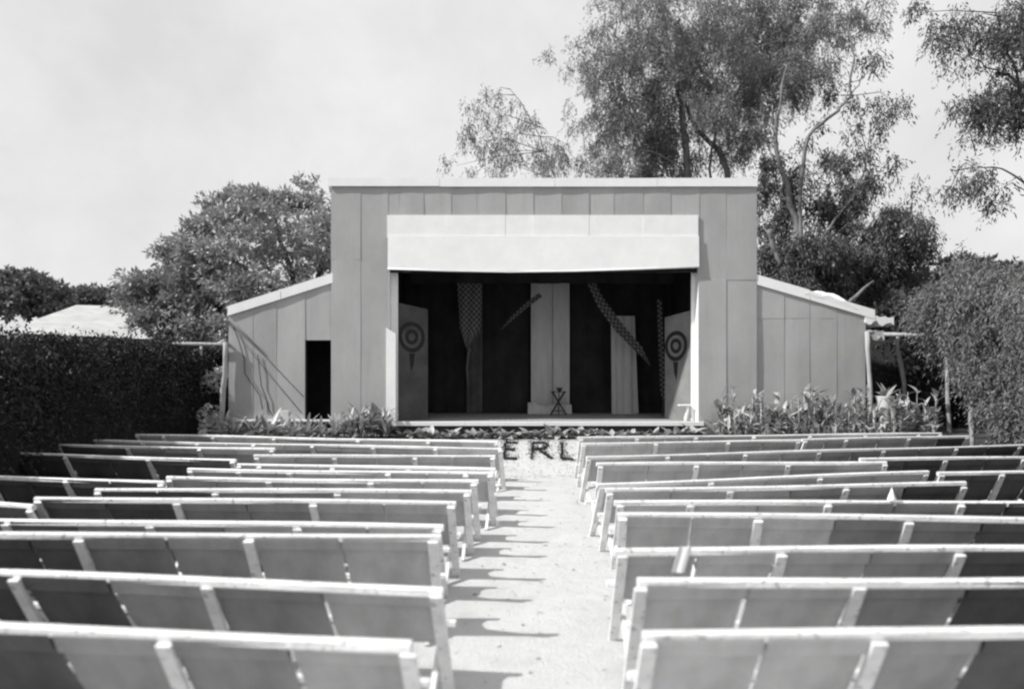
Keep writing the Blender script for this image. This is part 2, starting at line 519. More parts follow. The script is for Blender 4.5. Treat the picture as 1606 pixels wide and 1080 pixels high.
# stage floor in planks joined to one deck, white footboard on its front edge
m = MB()
xx = OX0 - 0.1
while xx < OX1 + 0.1:
    w = 0.15
    m.box(xx, min(xx + w - 0.006, OX1 + .1), YF - 0.12, YB - 0.1, SZ - 0.05, SZ - 0.004 * random.random())
    xx += w
tpart(m, 'stage_floor', 'stage_floor')
for i in range(4):
    a = OX0 - 0.05 + (OX1 - OX0 + 0.12) * i / 4; b = OX0 - 0.05 + (OX1 - OX0 + 0.12) * (i + 1) / 4
    tpart(MB().box(a + .003, b - .003, YF - 0.17, YF - 0.125, SZ - 0.10, SZ + 0.012, 0.008), 'footboard', 'white_board')
for i in range(14):
    a = OX0 + (OX1 - OX0) * i / 14; b = OX0 + (OX1 - OX0) * (i + 1) / 14
    tpart(MB().box(a + .006, b - .006, YF - 0.10, YF - 0.08, 0.55, SZ - 0.06), 'skirting_board', 'dark_wood')
# white reveals of the opening
tpart(MB().box(OX0 - .02, OX0 + 0.03, YF + 0.0, YF + 0.34, SZ, fz(342)), 'reveal', 'white_board')
tpart(MB().box(OX0 + 0.031, OX0 + 0.2, YF + 0.30, YF + 0.34, SZ, fz(400)), 'reveal', 'white_board')
tpart(MB().box(OX1 - 0.03, OX1 + 0.02, YF + 0.0, YF + 0.36, SZ, fz(342)), 'reveal', 'white_board')
tpart(MB().box(OX1 - 0.13, OX1 - 0.031, YF + 0.32, YF + 0.36, SZ, fz(400)), 'reveal', 'white_board')
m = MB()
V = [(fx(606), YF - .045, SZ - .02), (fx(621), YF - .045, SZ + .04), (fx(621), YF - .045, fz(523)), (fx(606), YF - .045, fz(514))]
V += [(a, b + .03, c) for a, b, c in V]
tpart(m.add(V, [(0, 1, 2, 3), (7, 6, 5, 4), (4, 5, 1, 0), (3, 2, 6, 7), (5, 6, 2, 1), (0, 3, 7, 4)]), 'sunlit_strip', 'white_board')  # white strip cut along the valance's shadow edge, painting in the sunlit part
# white valance: board above, hanging canvas below with a sagging foot
xs = [608, 700, 792, 836, 923, 1008, 1094]
for i in range(len(xs) - 1):
    o = 0.006 * (i % 2)
    tpart(MB().box(fx(xs[i]) - .004, fx(xs[i + 1]) + .004, YF - 0.052 - o, YF - 0.03 - o, fz(373), fz(338)), 'valance_board', 'white_board')
P, Q = [], []
nI, nJ = 10, 60
for i in range(nI + 1):
    v = i / nI
    r, q = [], []
    for j in range(nJ + 1):
        u = j / nJ
        X = fx(609) + (fx(1095) - fx(609)) * u
        yb = 421.5 + 6 * math.sin(math.pi * u * 0.86) - 3.5 * u
        Z = fz(371) + (fz(yb) - fz(371)) * v
        d = 0.010 * v * math.sin(X * 1.9) + 0.004 * v * math.sin(X * 6.1 + 1) + 0.04 * v
        d *= .5
        r.append((X, YF - 0.080 - d, Z)); q.append((X, YF - 0.066 - d, Z))
    P.append(r); Q.append(q)
tpart(solid(P, Q), 'valance_cloth', 'white_cloth')
tpart(MB().tube([(fx(609), YF - .1, fz(422.5)), (fx(700), YF - .1, fz(425.5)), (fx(800), YF - .1, fz(427.3)), (fx(900), YF - .1, fz(426)), (fx(980), YF - .1, fz(423.6)), (fx(1095), YF - .1, fz(419.5))], 0.022), 'valance_roller', 'white_cloth')
# ceiling and lining of the stage box
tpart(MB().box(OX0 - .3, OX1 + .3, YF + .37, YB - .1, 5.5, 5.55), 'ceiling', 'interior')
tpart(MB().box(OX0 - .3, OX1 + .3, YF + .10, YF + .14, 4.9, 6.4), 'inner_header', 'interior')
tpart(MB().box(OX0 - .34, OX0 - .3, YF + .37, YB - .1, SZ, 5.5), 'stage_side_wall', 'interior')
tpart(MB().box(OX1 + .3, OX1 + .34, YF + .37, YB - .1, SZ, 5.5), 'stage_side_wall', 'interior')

# ------------------------------------------------------------------ stage dressing
def drape(name, xa, xb, Y, z0, z1, mat, amp, wl_, label, cat, group=None, taper=0.0, lean=0.0, bottom=0.0):
    """hanging pleated cloth, closed with thickness"""
    nj = max(12, int((xb - xa) / wl_ * 7)); ni = 14
    P, Q = [], []
    ph = random.random() * 6
    for i in range(ni + 1):
        v = i / ni
        r, q = [], []
        for j in range(nj + 1):
            u = j / nj
            X = xa + (xb - xa) * u + lean * v
            X = X + taper * (0.5 - u) * (1 - v)
            Z = z0 + (z1 - z0) * v
            a = amp * (0.55 + 0.45 * (1 - v)) if bottom == 0 else amp
            q_ = (X - xa) / wl_
            d = a * math.sin(ph + 2 * math.pi * (q_ + .35 * math.sin(1.7 * q_ + ph)) + 0.5 * math.sin(3 * v + ph + q_)) + 0.35 * a * math.sin(ph * 2 + 11.3 * q_ + 2 * v)
            r.append((X, Y + d - .005, Z)); q.append((X, Y + d + .005, Z))
        P.append(r); Q.append(q)
    o = solid(P, Q).build(name, M[mat])
    return tag(o, label, cat, group)
drape('back_drape', OX0 - .28, 0.55, 21.75, SZ + .01, 5.45, 'drape_dark', 0.045, 0.62, 'dark pleated backdrop curtain filling the left half of the stage', 'curtain')
drape('back_drape', 1.9, OX1 + .28, 21.75, SZ + .01, 5.45, 'drape_dark', 0.045, 0.62, 'dark pleated backdrop curtain filling the right half of the stage', 'curtain')
drape('back_drape', 0.45, 2.0, 21.95, SZ + .01, 5.45, 'drape_dark', 0.04, 0.4, 'dark backdrop cloth hanging behind the pale centre curtain', 'curtain')
drape('pale_curtain', 0.61, 1.30, 21.45, SZ + .02, 5.4, 'drape_pale', 0.035, 0.5, 'tall pale curtain at centre stage, left of its seam', 'curtain', 'pale curtains on the stage')
drape('pale_curtain', 1.31, 1.84, 21.42, SZ + .02, 5.4, 'drape_pale', 0.03, 0.5, 'tall pale curtain at centre stage behind the folding stand', 'curtain', 'pale curtains on the stage')
drape('pale_curtain', 3.23, 3.98, 21.3, SZ - .0, 4.1, 'drape_pale', 0.04, 0.33, 'short pale gathered curtain below the checked sash at stage right', 'curtain', 'pale curtains on the stage', taper=-0.1, lean=-0.08)
drape('shadow_curtain', -1.45, -0.95, 21.5, SZ + .01, 5.3, 'flat_grey', 0.03, 0.3, 'narrow dim grey curtain hanging below the checked pennant', 'curtain')
drape('shade_border', OX0 + .1, OX1 - .05, 20.0, 4.95, 5.45, 'drape_dark', 0.05, 0.8, 'added dark border cloth that shades the top of the stage', 'curtain')  # cloth added to darken the upper back wall and curtain tops
# crumpled cloth on the floor in front of the centre curtain
P, Q = [], []
for i in range(9):
    v = i / 8
    r, q = [], []
    for j in range(33):
        u = j / 32
        X = 0.5 + 1.38 * u
        prof = math.sin(math.pi * min(1, v * 1.05)) ** 0.6
        Z = SZ + 0.012 + 0.36 * prof * (0.88 + 0.12 * math.sin(9 * u + 1)) * (1.0 if v < 0.97 else 0.2)
        Yy = 21.02 + 0.34 * v + 0.03 * math.sin(14 * u + 3 * v) + 0.02 * math.sin(31 * u)
        r.append((X, Yy, Z)); q.append((X, Yy + .01, max(SZ + .002, Z - .012)))
    P.append(r); Q.append(q)
tag(solid(P, Q).build('floor_cloth', M['drape_pale']), 'pale crumpled cloth bundled at the foot of the centre curtain', 'cloth')

def ribbon(name, pts, widths, cell, label, cat, up=None, thick=0.01, pleat=0.0):
    """checked cloth band along pts in a plane facing the audience, with a weave UV"""
    pts = [Vector(p) for p in pts]
    # resample
    R, W, Ls = [], [], []
    tot = 0
    for i in range(len(pts) - 1):
        for s in range(6):
            t = s / 6
            R.append(pts[i].lerp(pts[i + 1], t)); W.append(widths[i] + (widths[i + 1] - widths[i]) * t)
    R.append(pts[-1]); W.append(widths[-1])
    nj = 8
    P, Q, U = [], [], []
    for i, p in enumerate(R):
        if i: tot += (p - R[i - 1]).length
        d = (R[min(i + 1, len(R) - 1)] - R[max(i - 1, 0)]).normalized()
        s = d.cross(Vector((0, 1, 0))).normalized()
        r, q = [], []
        for j in range(nj + 1):
            u = j / nj - 0.5
            dy = pleat * math.sin(u * 14 + tot * 2)
            a = p + s * (u * W[i]) + Vector((0, dy, 0))
            r.append(a); q.append(a + Vector((0, thick, 0)))
            U.append((u * max(W) / cell + 50, tot / cell + 50))
        P.append(r); Q.append(q)
    mb = solid(P, Q)
    me = mb.mesh(name)
    uvl = me.uv_layers.new(name='weave')
    n = len(U)
    for l in me.loops:
        uvl.data[l.index].uv = U[l.vertex_index % n] if l.vertex_index < 2 * n else (0.2, 0.2)
    o = link(name, me, M['check'])
    return tag(o, label, cat, 'checked cloths hung on the stage')
YS = 20.4
ribbon('checked_pennant', [at(736, 425, YS), at(737, 470, YS), at(738, 515, YS), at(735, 535, YS), at(733, 548, YS)], [0.76, 0.72, 0.66, 0.30, 0.05], 0.085,
       'checked cloth gathered to a point at the left of the stage', 'cloth', pleat=0.05)
ribbon('checked_tail', [at(737, 545, YS - .05), at(732, 575, YS - .05), at(733, 592, YS - .05), at(734, 604, YS - .05)], [0.07, 0.05, 0.05, 0.03], 0.06,
       'thin checked streamer trailing below the pointed checked cloth', 'cloth')
ribbon('checked_cloth', [at(848, 462, YS), at(826, 478, YS), at(805, 497, YS), at(787, 516, YS)], [0.15, 0.14, 0.12, 0.04], 0.07,
       'short checked sash slanting down left above the centre curtain', 'cloth', pleat=0.03)
ribbon('checked_cloth', [at(925, 440, YS), at(945, 478, YS), at(972, 515, YS), at(1003, 549, YS), at(1020, 573, YS)], [0.26, 0.28, 0.30, 0.24, 0.03], 0.085,
       'broad checked sash slanting across the right-hand pale curtain', 'cloth', pleat=0.04)
ribbon('checked_cloth', [at(1034, 470, YS), at(1036, 520, YS), at(1038, 570, YS), at(1039, 615, YS), at(1041, 628, YS), at(1038, 655, YS)], [0.13, 0.15, 0.15, 0.13, 0.04, 0.03], 0.075,
       'narrow checked streamer hanging beside the right-hand ringed flat', 'cloth')
# side flats with painted rings
def side_flat(a, b, h, ringc, label, mat):
    a, b = Vector(a), Vector(b)
    d = (b - a); Lg = d.length; d.normalize()
    nrm = Vector((-d.y, d.x, 0))
    c = a.lerp(b, .5)
    if nrm.dot(Vector((0.8 - c.x, 15 - c.y, 0))) < 0: nrm = -nrm
    root = empty('scenery_flat', a, label, 'stage flat', 'painted flats at the sides of the stage')
    inv = Matrix.Translation(-Vector(a))
    m = MB()
    V = [a, b, b + Vector((0, 0, h - .12)), a + Vector((0, 0, h))]
    V += [p - nrm * 0.04 for p in V]
    m.add(V, [(0, 1, 2, 3), (7, 6, 5, 4), (4, 5, 1, 0), (3, 2, 6, 7), (5, 6, 2, 1), (0, 3, 7, 4)])
    o = m.build('panel', M[mat], root); o.matrix_parent_inverse = inv
    s, z = ringc
    c = a + d * s + Vector((0, 0, z))
    for r0, r1 in ((0.29, 0.40), (0.10, 0.20)):
        m = MB(); n = 40
        V, f = [], []
        for k in range(n):
            t = 2 * math.pi * k / n
            for r in (r0, r1):
                wob = 1 + 0.02 * math.sin(2 * t + r0 * 9) + 0.012 * math.sin(3 * t)
                V.append(c + nrm * 0.006 + (d * math.cos(t) + Vector((0, 0, math.sin(t) * 1.05))) * r * wob)
        for k in range(n):
            f.append((2 * k, 2 * k + 1, (2 * k + 3) % (2 * n), (2 * k + 2) % (2 * n)))
        m.add(V, f)
        o = m.build('painted_ring', M['dark_paint'], root); o.matrix_parent_inverse = inv
    # the painted tail below the rings
    m = MB()
    m.add([c + nrm * .006 + d * q + Vector((0, 0, w)) for q, w in ((-.08, -.44), (.10, -.44), (.06, -.75), (-.02, -.95), (-.06, -.7))], [(0, 4, 3, 2, 1)])
    o = m.build('painted_tail', M['dark_paint'], root); o.matrix_parent_inverse = inv
    return root
side_flat((OX0 + .19, YF + .42, SZ + .003), (-2.32, 18.45, SZ + .003), 3.15, (.40, 2.25), 'dim grey flat with painted concentric rings at stage left', 'flat_grey')
side_flat((OX1 - .10, YF + .48, SZ + .003), (4.28, 18.75, SZ + .003), 2.95, (.52, 2.02), 'pale flat with painted concentric rings at stage right', 'flat_pale')
# folding stand with a bowl
st = empty('folding_stand', (1.44, 20.75, SZ), 'small dark folding stand with crossed legs before the pale centre curtain', 'stand')
MB().box(-.23, .23, -.17, .17, .70, .725, .006).build('top', M['dark_wood'], st)
for s in (-1, 1):
    MB().beam((-.25 * s, -.13 * s, 0), (.19 * s, -.13 * s, .70), .035, .03, Vector((1, 0, 0))).build('leg', M['dark_wood'], st)
    MB().beam((-.25 * s, .10 * s, 0), (.17 * s, .10 * s, .70), .03, .03, Vector((1, 0, 0))).build('leg', M['dark_wood'], st)
MB().beam((-.23, 0, .12), (.23, 0, .12), .025, .025, Vector((0, 1, 0))).build('stretcher', M['dark_wood'], st)
MB().beam((0, 0, 0), (0.02, 0, .70), .03, .03).build('leg', M['dark_wood'], st)
tag(MB().lathe([(0.0, .0), (.05, .0), (.055, .02), (.09, .07), (.1, .12), (.09, .12), (.08, .08), (0, .04)], (1.47, 20.75, SZ + .726)).build('bowl', M['dark_wood']),
    'small dark bowl standing on the folding stand', 'bowl')
ws = empty('white_stand', (4.60, 17.80, SZ + .003), 'small white slanting stand at the foot of the right reveal', 'stand')
MB().box(-.17, .13, -.1, .1, .40, .435, .006).build('top', M['white_board'], ws)
MB().beam((.0, -.06, 0), (.08, -.06, .40), .04, .03).build('leg', M['white_board'], ws)
MB().beam((.0, .06, 0), (.08, .06, .40), .04, .03).build('leg', M['white_board'], ws)
MB().box(-.02, .05, -.045, .045, .06, .085).build('stretcher', M['white_board'], ws)

# things on and by the wings
pl = MB().tube([at(354, 500, YW + .1) + Vector((0, .05, -.05)), Vector((fx(359), YW - .24, fz(503))), Vector((fx(360), YW - .30, fz(504)))], [.055, .05, .04])
tag(pl.build('roof_pole', M['wood']), 'pole end jutting from the outer corner of the left lean-to roof', 'pole')
for lab, pts in (('thin bare vine stem climbing the left wing wall nearest its outer edge', [(366, 512), (375, 535), (383, 562), (384, 585), (396, 603), (408, 620), (412, 642)]),
                 ('thin bare vine stem curling down the left wing wall from mid height', [(404, 556), (407, 580), (410, 605), (417, 622), (421, 640), (428, 652)])):
    tag(MB().tube([Vector((fx(x), YW - .05 - .01 * (i % 2), fz(y))) for i, (x, y) in enumerate(pts)], .012, 6).build('vine_stem', M['bark_dark']), lab, 'vine', 'vine stems on the left wing')
for lab, a, b in (('upper of two dark threads shaped as shadow lines slanting down the left wing wall', (372, 510), (476, 622)), ('lower of two dark threads shaped as shadow lines slanting down the left wing wall', (366, 516), (473, 648))):
    tag(MB().tube([Vector((fx(a[0]), YW - .06, fz(a[1]))), Vector((fx((a[0] + b[0]) / 2), YW - .05, fz((a[1] + b[1]) / 2 + 2))), Vector((fx(b[0]), YW - .04, fz(b[1])))], .007, 6).build('shadow_line', M['dark_wood']), lab, 'shadow_line', 'modelled shadow lines on the left wing')  # thin dark rods stand in for slanting shadow lines on the wall
tag(MB().box(fx(447), fx(460), YW - .42, YW - .22, ground_z(0, 17), fz(643), .012).build('stone_block', M['clay']), 'small whitish block standing beside the left wing doorway', 'block')
# white sheet bundled on the right wing roof, and a dead branch
P, Q = [], []
for i in range(9):
    v = i / 8
    r, q = [], []
    for j in range(25):
        u = j / 24
        x = 1262 + 82 * u
        base = rw(x) + .05
        bump_ = 0.33 * (math.sin(math.pi * u ** 1.35) ** 0.8) * math.sin(math.pi * (0.12 + 0.8 * v)) + 0.03 * math.sin(17 * u + 5 * v)
        zz = max(base - .005, base + bump_)
        p = Vector((fx(x), YW - 0.07 + 1.1 * v, zz)); r.append(p); q.append(Vector((p.x, p.y + .01, base - .02)))
    P.append(r); Q.append(q)
tag(solid(P, Q).build('canvas_bundle', M['white_cloth']), 'white canvas sheet bundled on the right lean-to roof', 'canvas sheet')
tag(MB().tube([at(1331, 474, YW + .5), at(1343, 464, YW + .55), at(1355, 452, YW + .6), at(1370, 440, YW + .7)], [.05, .045, .04, .015]).build('fallen_branch', M['bark']), 'dead branch lying on the right lean-to roof', 'branch')
for i, (x0, x1, y0, y1, dy, lab) in enumerate(((1357, 1402, 494, 509, -.05, 'white overhanging board, upper of two past the right lean-to eave'),
                                      (1357, 1390, 516, 533, .05, 'white overhanging board, lower of two past the right lean-to eave'))):
    mb = MB(); n = 10
    P = [[Vector((fx(x0 + (x1 - x0) * j / n), YW + dy + .6 * i_, fz(y0 + (4 if i == 0 else 3) * j / n) + .02 * math.sin(j * 2.1 + i))) for j in range(n + 1)] for i_ in (0, 1)]
    Q = [[p - Vector((0, 0, (y1 - y0) / 60 * (0.75 + .25 * math.sin(jj * 1.3)))) for jj, p in enumerate(r)] for r in P]
    tag(solid(P, Q).build('eave_board', M['white_board']), lab, 'board', 'boards past the right eave')

# ------------------------------------------------------------------ pergolas beside the wings
def gnarly(a, b, r0, r1, wob=0.03, n=7):
    a, b = Vector(a), Vector(b); pts, rad = [], []
    for i in range(n):
        t = i / (n - 1)
        p = a.lerp(b, t)
        if 0 < i < n - 1: p += Vector((random.uniform(-wob, wob), random.uniform(-wob, wob), 0))
        pts.append(p); rad.append((r0 + (r1 - r0) * t) * random.uniform(.9, 1.1))
    return pts, rad
pg = empty('pergola', (fx(352), YF - .1, TERR), 'rough pole frame joined to the outer end of the left wing', 'pergola', 'pole frames beside the wings')
inv = Matrix.Translation(-Vector(pg.location))
def ppart(pg, inv, name, a, b, r0, r1, wob=.03):
    o = MB().tube(*gnarly(a, b, r0, r1, wob)).build(name, M['wood'], pg); o.matrix_parent_inverse = inv; return o
Yp = YF - .1
ppart(pg, inv, 'post', Vector((fx(349), Yp, TERR - .05)), at(354, 536, Yp), .085, .06)
ppart(pg, inv, 'post', Vector((at(316, 690, 18.6).x, 18.6, TERR - .05)), at(316, 540, 18.6), .045, .04, .015)
ppart(pg, inv, 'beam', at(268, 539, Yp + .1), at(358, 540, Yp + .02), .05, .05, .01)
ppart(pg, inv, 'beam', at(352, 534, Yp + .05), at(330, 545, 20.5), .045, .045, .01)
pg2 = empty('pergola', (fx(1362), YF - .1, TERR), 'rough pole frame with crooked posts joined to the right wing', 'pergola', 'pole frames beside the wings')
inv2 = Matrix.Translation(-Vector(pg2.location))
ppart(pg2, inv2, 'post', Vector((fx(1364), Yp, TERR - .05)), at(1360, 520, Yp), .06, .055, .02)
o = MB().tube([Vector((at(1420, 680, 18.3).x, 18.3, TERR - .05)), at(1418, 600, 18.3), at(1413, 570, 18.3), at(1408, 548, 18.3), at(1407, 526, 18.3)], [.05, .055, .065, .05, .045]).build('post', M['wood'], pg2); o.matrix_parent_inverse = inv2
ppart(pg2, inv2, 'post', Vector((at(1489, 700, 16.6).x, 16.6, TERR - .3)), at(1484, 522, 16.6), .055, .05, .03)
ppart(pg2, inv2, 'post', Vector((at(1525, 700, 16.0).x, 16.0, .2)), at(1523, 530, 16.0), .055, .05, .03)
ppart(pg2, inv2, 'beam', at(1386, 524, 17.6), at(1530, 527, 16.4), .05, .045, .01)
ppart(pg2, inv2, 'beam', at(1360, 521, Yp + .05), at(1412, 524, 18.6), .045, .045, .01)

# ------------------------------------------------------------------ foliage generators
def leaf_quads(P, D, Ln, Wd, flat=0.5, seed=1):
    """diamond leaves: base P, direction D (unit), length, width -> verts, faces"""
    r = np.random.default_rng(seed)
    n = len(P)
    S = r.normal(size=(n, 3)); S[:, 2] *= flat
    S -= D * np.sum(S * D, axis=1, keepdims=True)
    S /= np.linalg.norm(S, axis=1, keepdims=True) + 1e-9
    a = P
    c = P + D * Ln[:, None]
    mid = P + D * (Ln * 0.45)[:, None]
    nrm = np.cross(D, S)
    mid = mid + nrm * (Ln * 0.06)[:, None]
    b = mid + S * (Wd * .5)[:, None]
    d = mid - S * (Wd * .5)[:, None]
    V = np.stack([a, b, c, d], axis=1).reshape(-1, 3)
    Fq = np.arange(4 * n).reshape(n, 4)
    return V, Fq

def unit(A):
    return A / (np.linalg.norm(A, axis=1, keepdims=True) + 1e-9)

def gum_foliage(clumps, seed, leaf=(0.14, 0.032), per=9):
    """clumps: (x,y,z,r,nsprays). drooping sprays of narrow leaves"""
    r = np.random.default_rng(seed)
    Ps, Ds = [], []
    for (x, y, z, rad, ns) in clumps:
        ns = int(ns)
        nsub = max(2, ns // 12)
        sc = unit(r.normal(size=(nsub, 3))) * (r.random((nsub, 1)) ** 0.4) * rad
        sc[:, 2] *= 0.9
        c = sc[r.integers(0, nsub, ns)] + r.normal(0, .13, (ns, 3))
        st = c + np.array([x, y, z])
        dr = unit(np.column_stack([r.normal(0, .45, ns), r.normal(0, .45, ns), -np.ones(ns)]))
        ln = r.uniform(.35, .75, ns)
        for k in range(per):
            t = (k + r.random(ns)) / per
            p = st + dr * (ln * t)[:, None] + r.normal(0, .035, (ns, 3))
            d = unit(dr + r.normal(0, .38, (ns, 3)))
            Ps.append(p); Ds.append(d)
    P = np.concatenate(Ps); D = np.concatenate(Ds)
    n = len(P)
    return leaf_quads(P, D, r.uniform(.45, 1.5, n) * leaf[0], r.uniform(.6, 1.4, n) * leaf[1], 1.0, seed)

def whorl_foliage(centres, outs, seed, per=11, leaf=(0.22, 0.075), flat=0.6):
    """rosettes of broad leaves at the shoot tips"""
    r = np.random.default_rng(seed)
    n = len(centres)
    Ps, Ds = [], []
    for k in range(per):
        d = unit(outs * 0.55 + r.normal(0, .75, (n, 3)) + np.array([0, 0, -.12]))
        Ps.append(centres + d * .03 + r.normal(0, .05, (n, 3))); Ds.append(d)
    P = np.concatenate(Ps); D = np.concatenate(Ds); N = len(P)
    return leaf_quads(P, D, r.uniform(.7, 1.2, N) * leaf[0], r.uniform(.8, 1.2, N) * leaf[1], flat, seed)

def limb(m, pts, r0, r1, n=8):
    pts = [Vector(p) for p in pts]
    # smooth by Catmull-Rom
    out = []
    for i in range(len(pts) - 1):
        p0, p1, p2, p3 = pts[max(i - 1, 0)], pts[i], pts[i + 1], pts[min(i + 2, len(pts) - 1)]
        for s in range(4):
            t = s / 4
            out.append(0.5 * ((2 * p1) + (p2 - p0) * t + (2 * p0 - 5 * p1 + 4 * p2 - p3) * t * t + (3 * p1 - p0 - 3 * p2 + p3) * t ** 3))
    out.append(pts[-1])
    rad = [(r0 + (r1 - r0) * i / (len(out) - 1)) * 0.55 * random.uniform(.92, 1.08) for i in range(len(out))]
    out = [out[0]] + [p + Vector((random.gauss(0, .035), random.gauss(0, .035), 0)) for p in out[1:-1]] + [out[-1]]
    m.tube(out, rad, n)
    return out

def tree(name, base, label, cat, limbs, foliage, bark, leafmat, group=None, clumps=None, twig_r=0.012):
    root = empty(name, base, label, cat, group)
    inv = Matrix.Translation(-Vector(base))
    m = MB(); nodes = []
    for pts, r0, r1 in limbs:
        nodes += limb(m, pts, r0, r1)
    if clumps is not None:
        for c in clumps:
            cv = Vector(c[:3])
            best = min(nodes, key=lambda p: (p - cv).length + (0.7 * max(0, p.z - cv.z)))
            if (best - cv).length < 6.5:
                mid = best.lerp(cv, .55) + Vector((random.uniform(-.2, .2), random.uniform(-.2, .2), random.uniform(0, .35)))
                m.tube([best, mid, cv], [twig_r * 1.5, twig_r, twig_r * .45], 5)
    o = m.build('trunk', M[bark], root); o.matrix_parent_inverse = inv
    V, Fq = foliage
    me = mesh_np('crown', V, Fq)
    o = link('crown', me, M[leafmat], root); o.matrix_parent_inverse = inv
    return root

def clumps_px(lst, Y0, dens=1.0, seed=3, spread=1.6):
    """(x, y, r_px, density) -> world clumps, with depth scatter"""
    r = random.Random(seed); out = []
    for x, y, rp, de in lst:
        Y = Y0 + r.uniform(-spread, spread)
        p = at(x, y, Y); R = rp * Y / F
        out.append((p.x, p.y, p.z, R, max(6, 330 * de * dens * R ** 2)))
    return out

# tall gum behind the right half of the stage
YG = 25.0
g1 = [(760, 190, 40, .25), (800, 215, 38, .3), (735, 225, 32, .22), (820, 180, 36, .22), (845, 240, 34, .35), (795, 255, 26, .3), (870, 265, 26, .35), (860, 210, 24, .25),
      (905, 70, 46, .25), (950, 95, 44, .4), (985, 60, 46, .5), (1020, 95, 40, .6), (1055, 55, 46, .6), (1095, 80, 44, .7), (1130, 45, 46, .7), (1150, 95, 40, .7),
      (955, 165, 36, .5), (995, 150, 40, .6), (1030, 175, 38, .7), (1010, 205, 34, .7), (950, 215, 30, .6), (975, 245, 34, .7), (1020, 250, 36, .8), (1055, 215, 30, .6),
      (1095, 130, 34, .8), (1120, 160, 34, .8), (1160, 150, 36, .7), (1175, 200, 30, .6), (1105, 225, 26, .5), (1150, 235, 30, .7), (1065, 265, 26, .8), (1000, 275, 22, .9), (930, 262, 22, .6),
      (1195, 60, 46, .9), (1215, 105, 36, .9), (1185, 120, 32, .8), (1235, 55, 42, .9), (1265, 110, 36, .9), (1240, 140, 26, .9), (1290, 60, 44, .7),
      (925, 120, 40, .3), (965, 125, 36, .45), (915, 175, 30, .3), (1075, 95, 40, .6), (1045, 140, 34, .6), (1140, 190, 30, .7), (985, 190, 34, .6), (1085, 180, 26, .6), (1190, 160, 32, .7), (1040, 225, 30, .7), (715, 260, 24, .2), (780, 160, 30, .2), (745, 170, 26, .18), (895, 230, 24, .3), (770, 240, 26, .3), (1060, 10, 60, .5), (1150, -10, 60, .6), (1250, 0, 60, .6), (980, 10, 50, .3), (1340, 20, 50, .4)]
cl1 = clumps_px([(x_, y_, r_ * 1.1, d_ * (1.5 if x_ > 940 else 1.0)) for x_, y_, r_, d_ in g1], YG, 1.0, 3)
gl1 = [([at(1080, 700, YG), at(1079, 420, YG), at(1078, 290, YG), at(1071, 200, YG), at(1062, 130, YG + .3), at(1045, 60, YG + .5), at(1038, -20, YG + .5)], .34, .09),
       ([at(1074, 235, YG), at(1072, 170, YG - .4), at(1082, 120, YG - .8), at(1100, 60, YG - 1)], .1, .03),
       ([at(1140, 700, YG + .6), at(1143, 400, YG + .6), at(1141, 282, YG + .6), at(1124, 235, YG + .5), at(1096, 205, YG + .3), at(1078, 170, YG), at(1068, 140, YG - .2)], .30, .07),
       ([at(1120, 230, YG + .5), at(1128, 170, YG + .3), at(1158, 140, YG), at(1168, 80, YG), at(1172, 20, YG)], .12, .04),
       ([at(1116, 285, YG + .5), at(1116, 235, YG + .7), at(1132, 190, YG + 1), at(1150, 120, YG + 1.2)], .10, .03),
       ([at(1068, 215, YG), at(1030, 190, YG + .2), at(1000, 165, YG + .4), at(960, 150, YG)], .06, .02),
       ([at(1076, 270, YG), at(1030, 240, YG - .5), at(985, 235, YG - .8)], .06, .02),
       ([at(1060, 120, YG), at(1010, 90, YG), at(950, 85, YG)], .06, .02),
       ([at(905, 330, YG), at(872, 280, YG), at(838, 195, YG), at(800, 140, YG)], .07, .02)]
tree('gum_tree', (at(1080, 700, YG).x, YG, TERR), 'tall pale gum tree with forked trunks rising behind the stage roof', 'tree', gl1, gum_foliage(cl1, 11), 'bark', 'gum_leaf', 'gum trees', cl1)

# second gum, right of the stage, darker and lower
YH = 23.0
g2 = [(1210, 250, 32, .9), (1200, 300, 30, 1.2), (1240, 320, 34, 1.2), (1215, 350, 30, 1.3), (1260, 280, 30, .9), (1290, 250, 26, .7), (1330, 250, 28, 1.1), (1350, 290, 34, 1.4), (1320, 300, 30, 1.3), (1385, 260, 22, .7),
      (1300, 345, 36, 1.5), (1265, 385, 38, 1.8), (1220, 400, 34, 1.8), (1310, 400, 40, 2.0), (1350, 370, 34, 1.4), (1390, 330, 30, .9), (1420, 350, 32, 1.6), (1440, 380, 32, 1.8), (1395, 390, 34, 1.6), (1350, 425, 40, 2.2), (1395, 440, 40, 2.2), (1420, 470, 34, 2.0), (1300, 440, 36, 2.0), (1250, 430, 34, 2.0), (1380, 480, 36, 2.2), (1420, 500, 28, 2.0), (1440, 290, 18, .4),
      (1310, 140, 18, 1.0), (1340, 150, 16, .8), (1395, 155, 22, 1.1), (1385, 180, 16, .9), (1355, 95, 26, .5), (1340, 200, 20, .4), (1280, 200, 22, .4), (1375, 220, 18, .4), (1290, 300, 30, .9), (1200, 195, 26, .6)]
cl2 = clumps_px([(x_, y_, r_, d_ * (1.7 if y_ > 380 else .9)) for x_, y_, r_, d_ in g2], YH, .95, 5, 1.3)
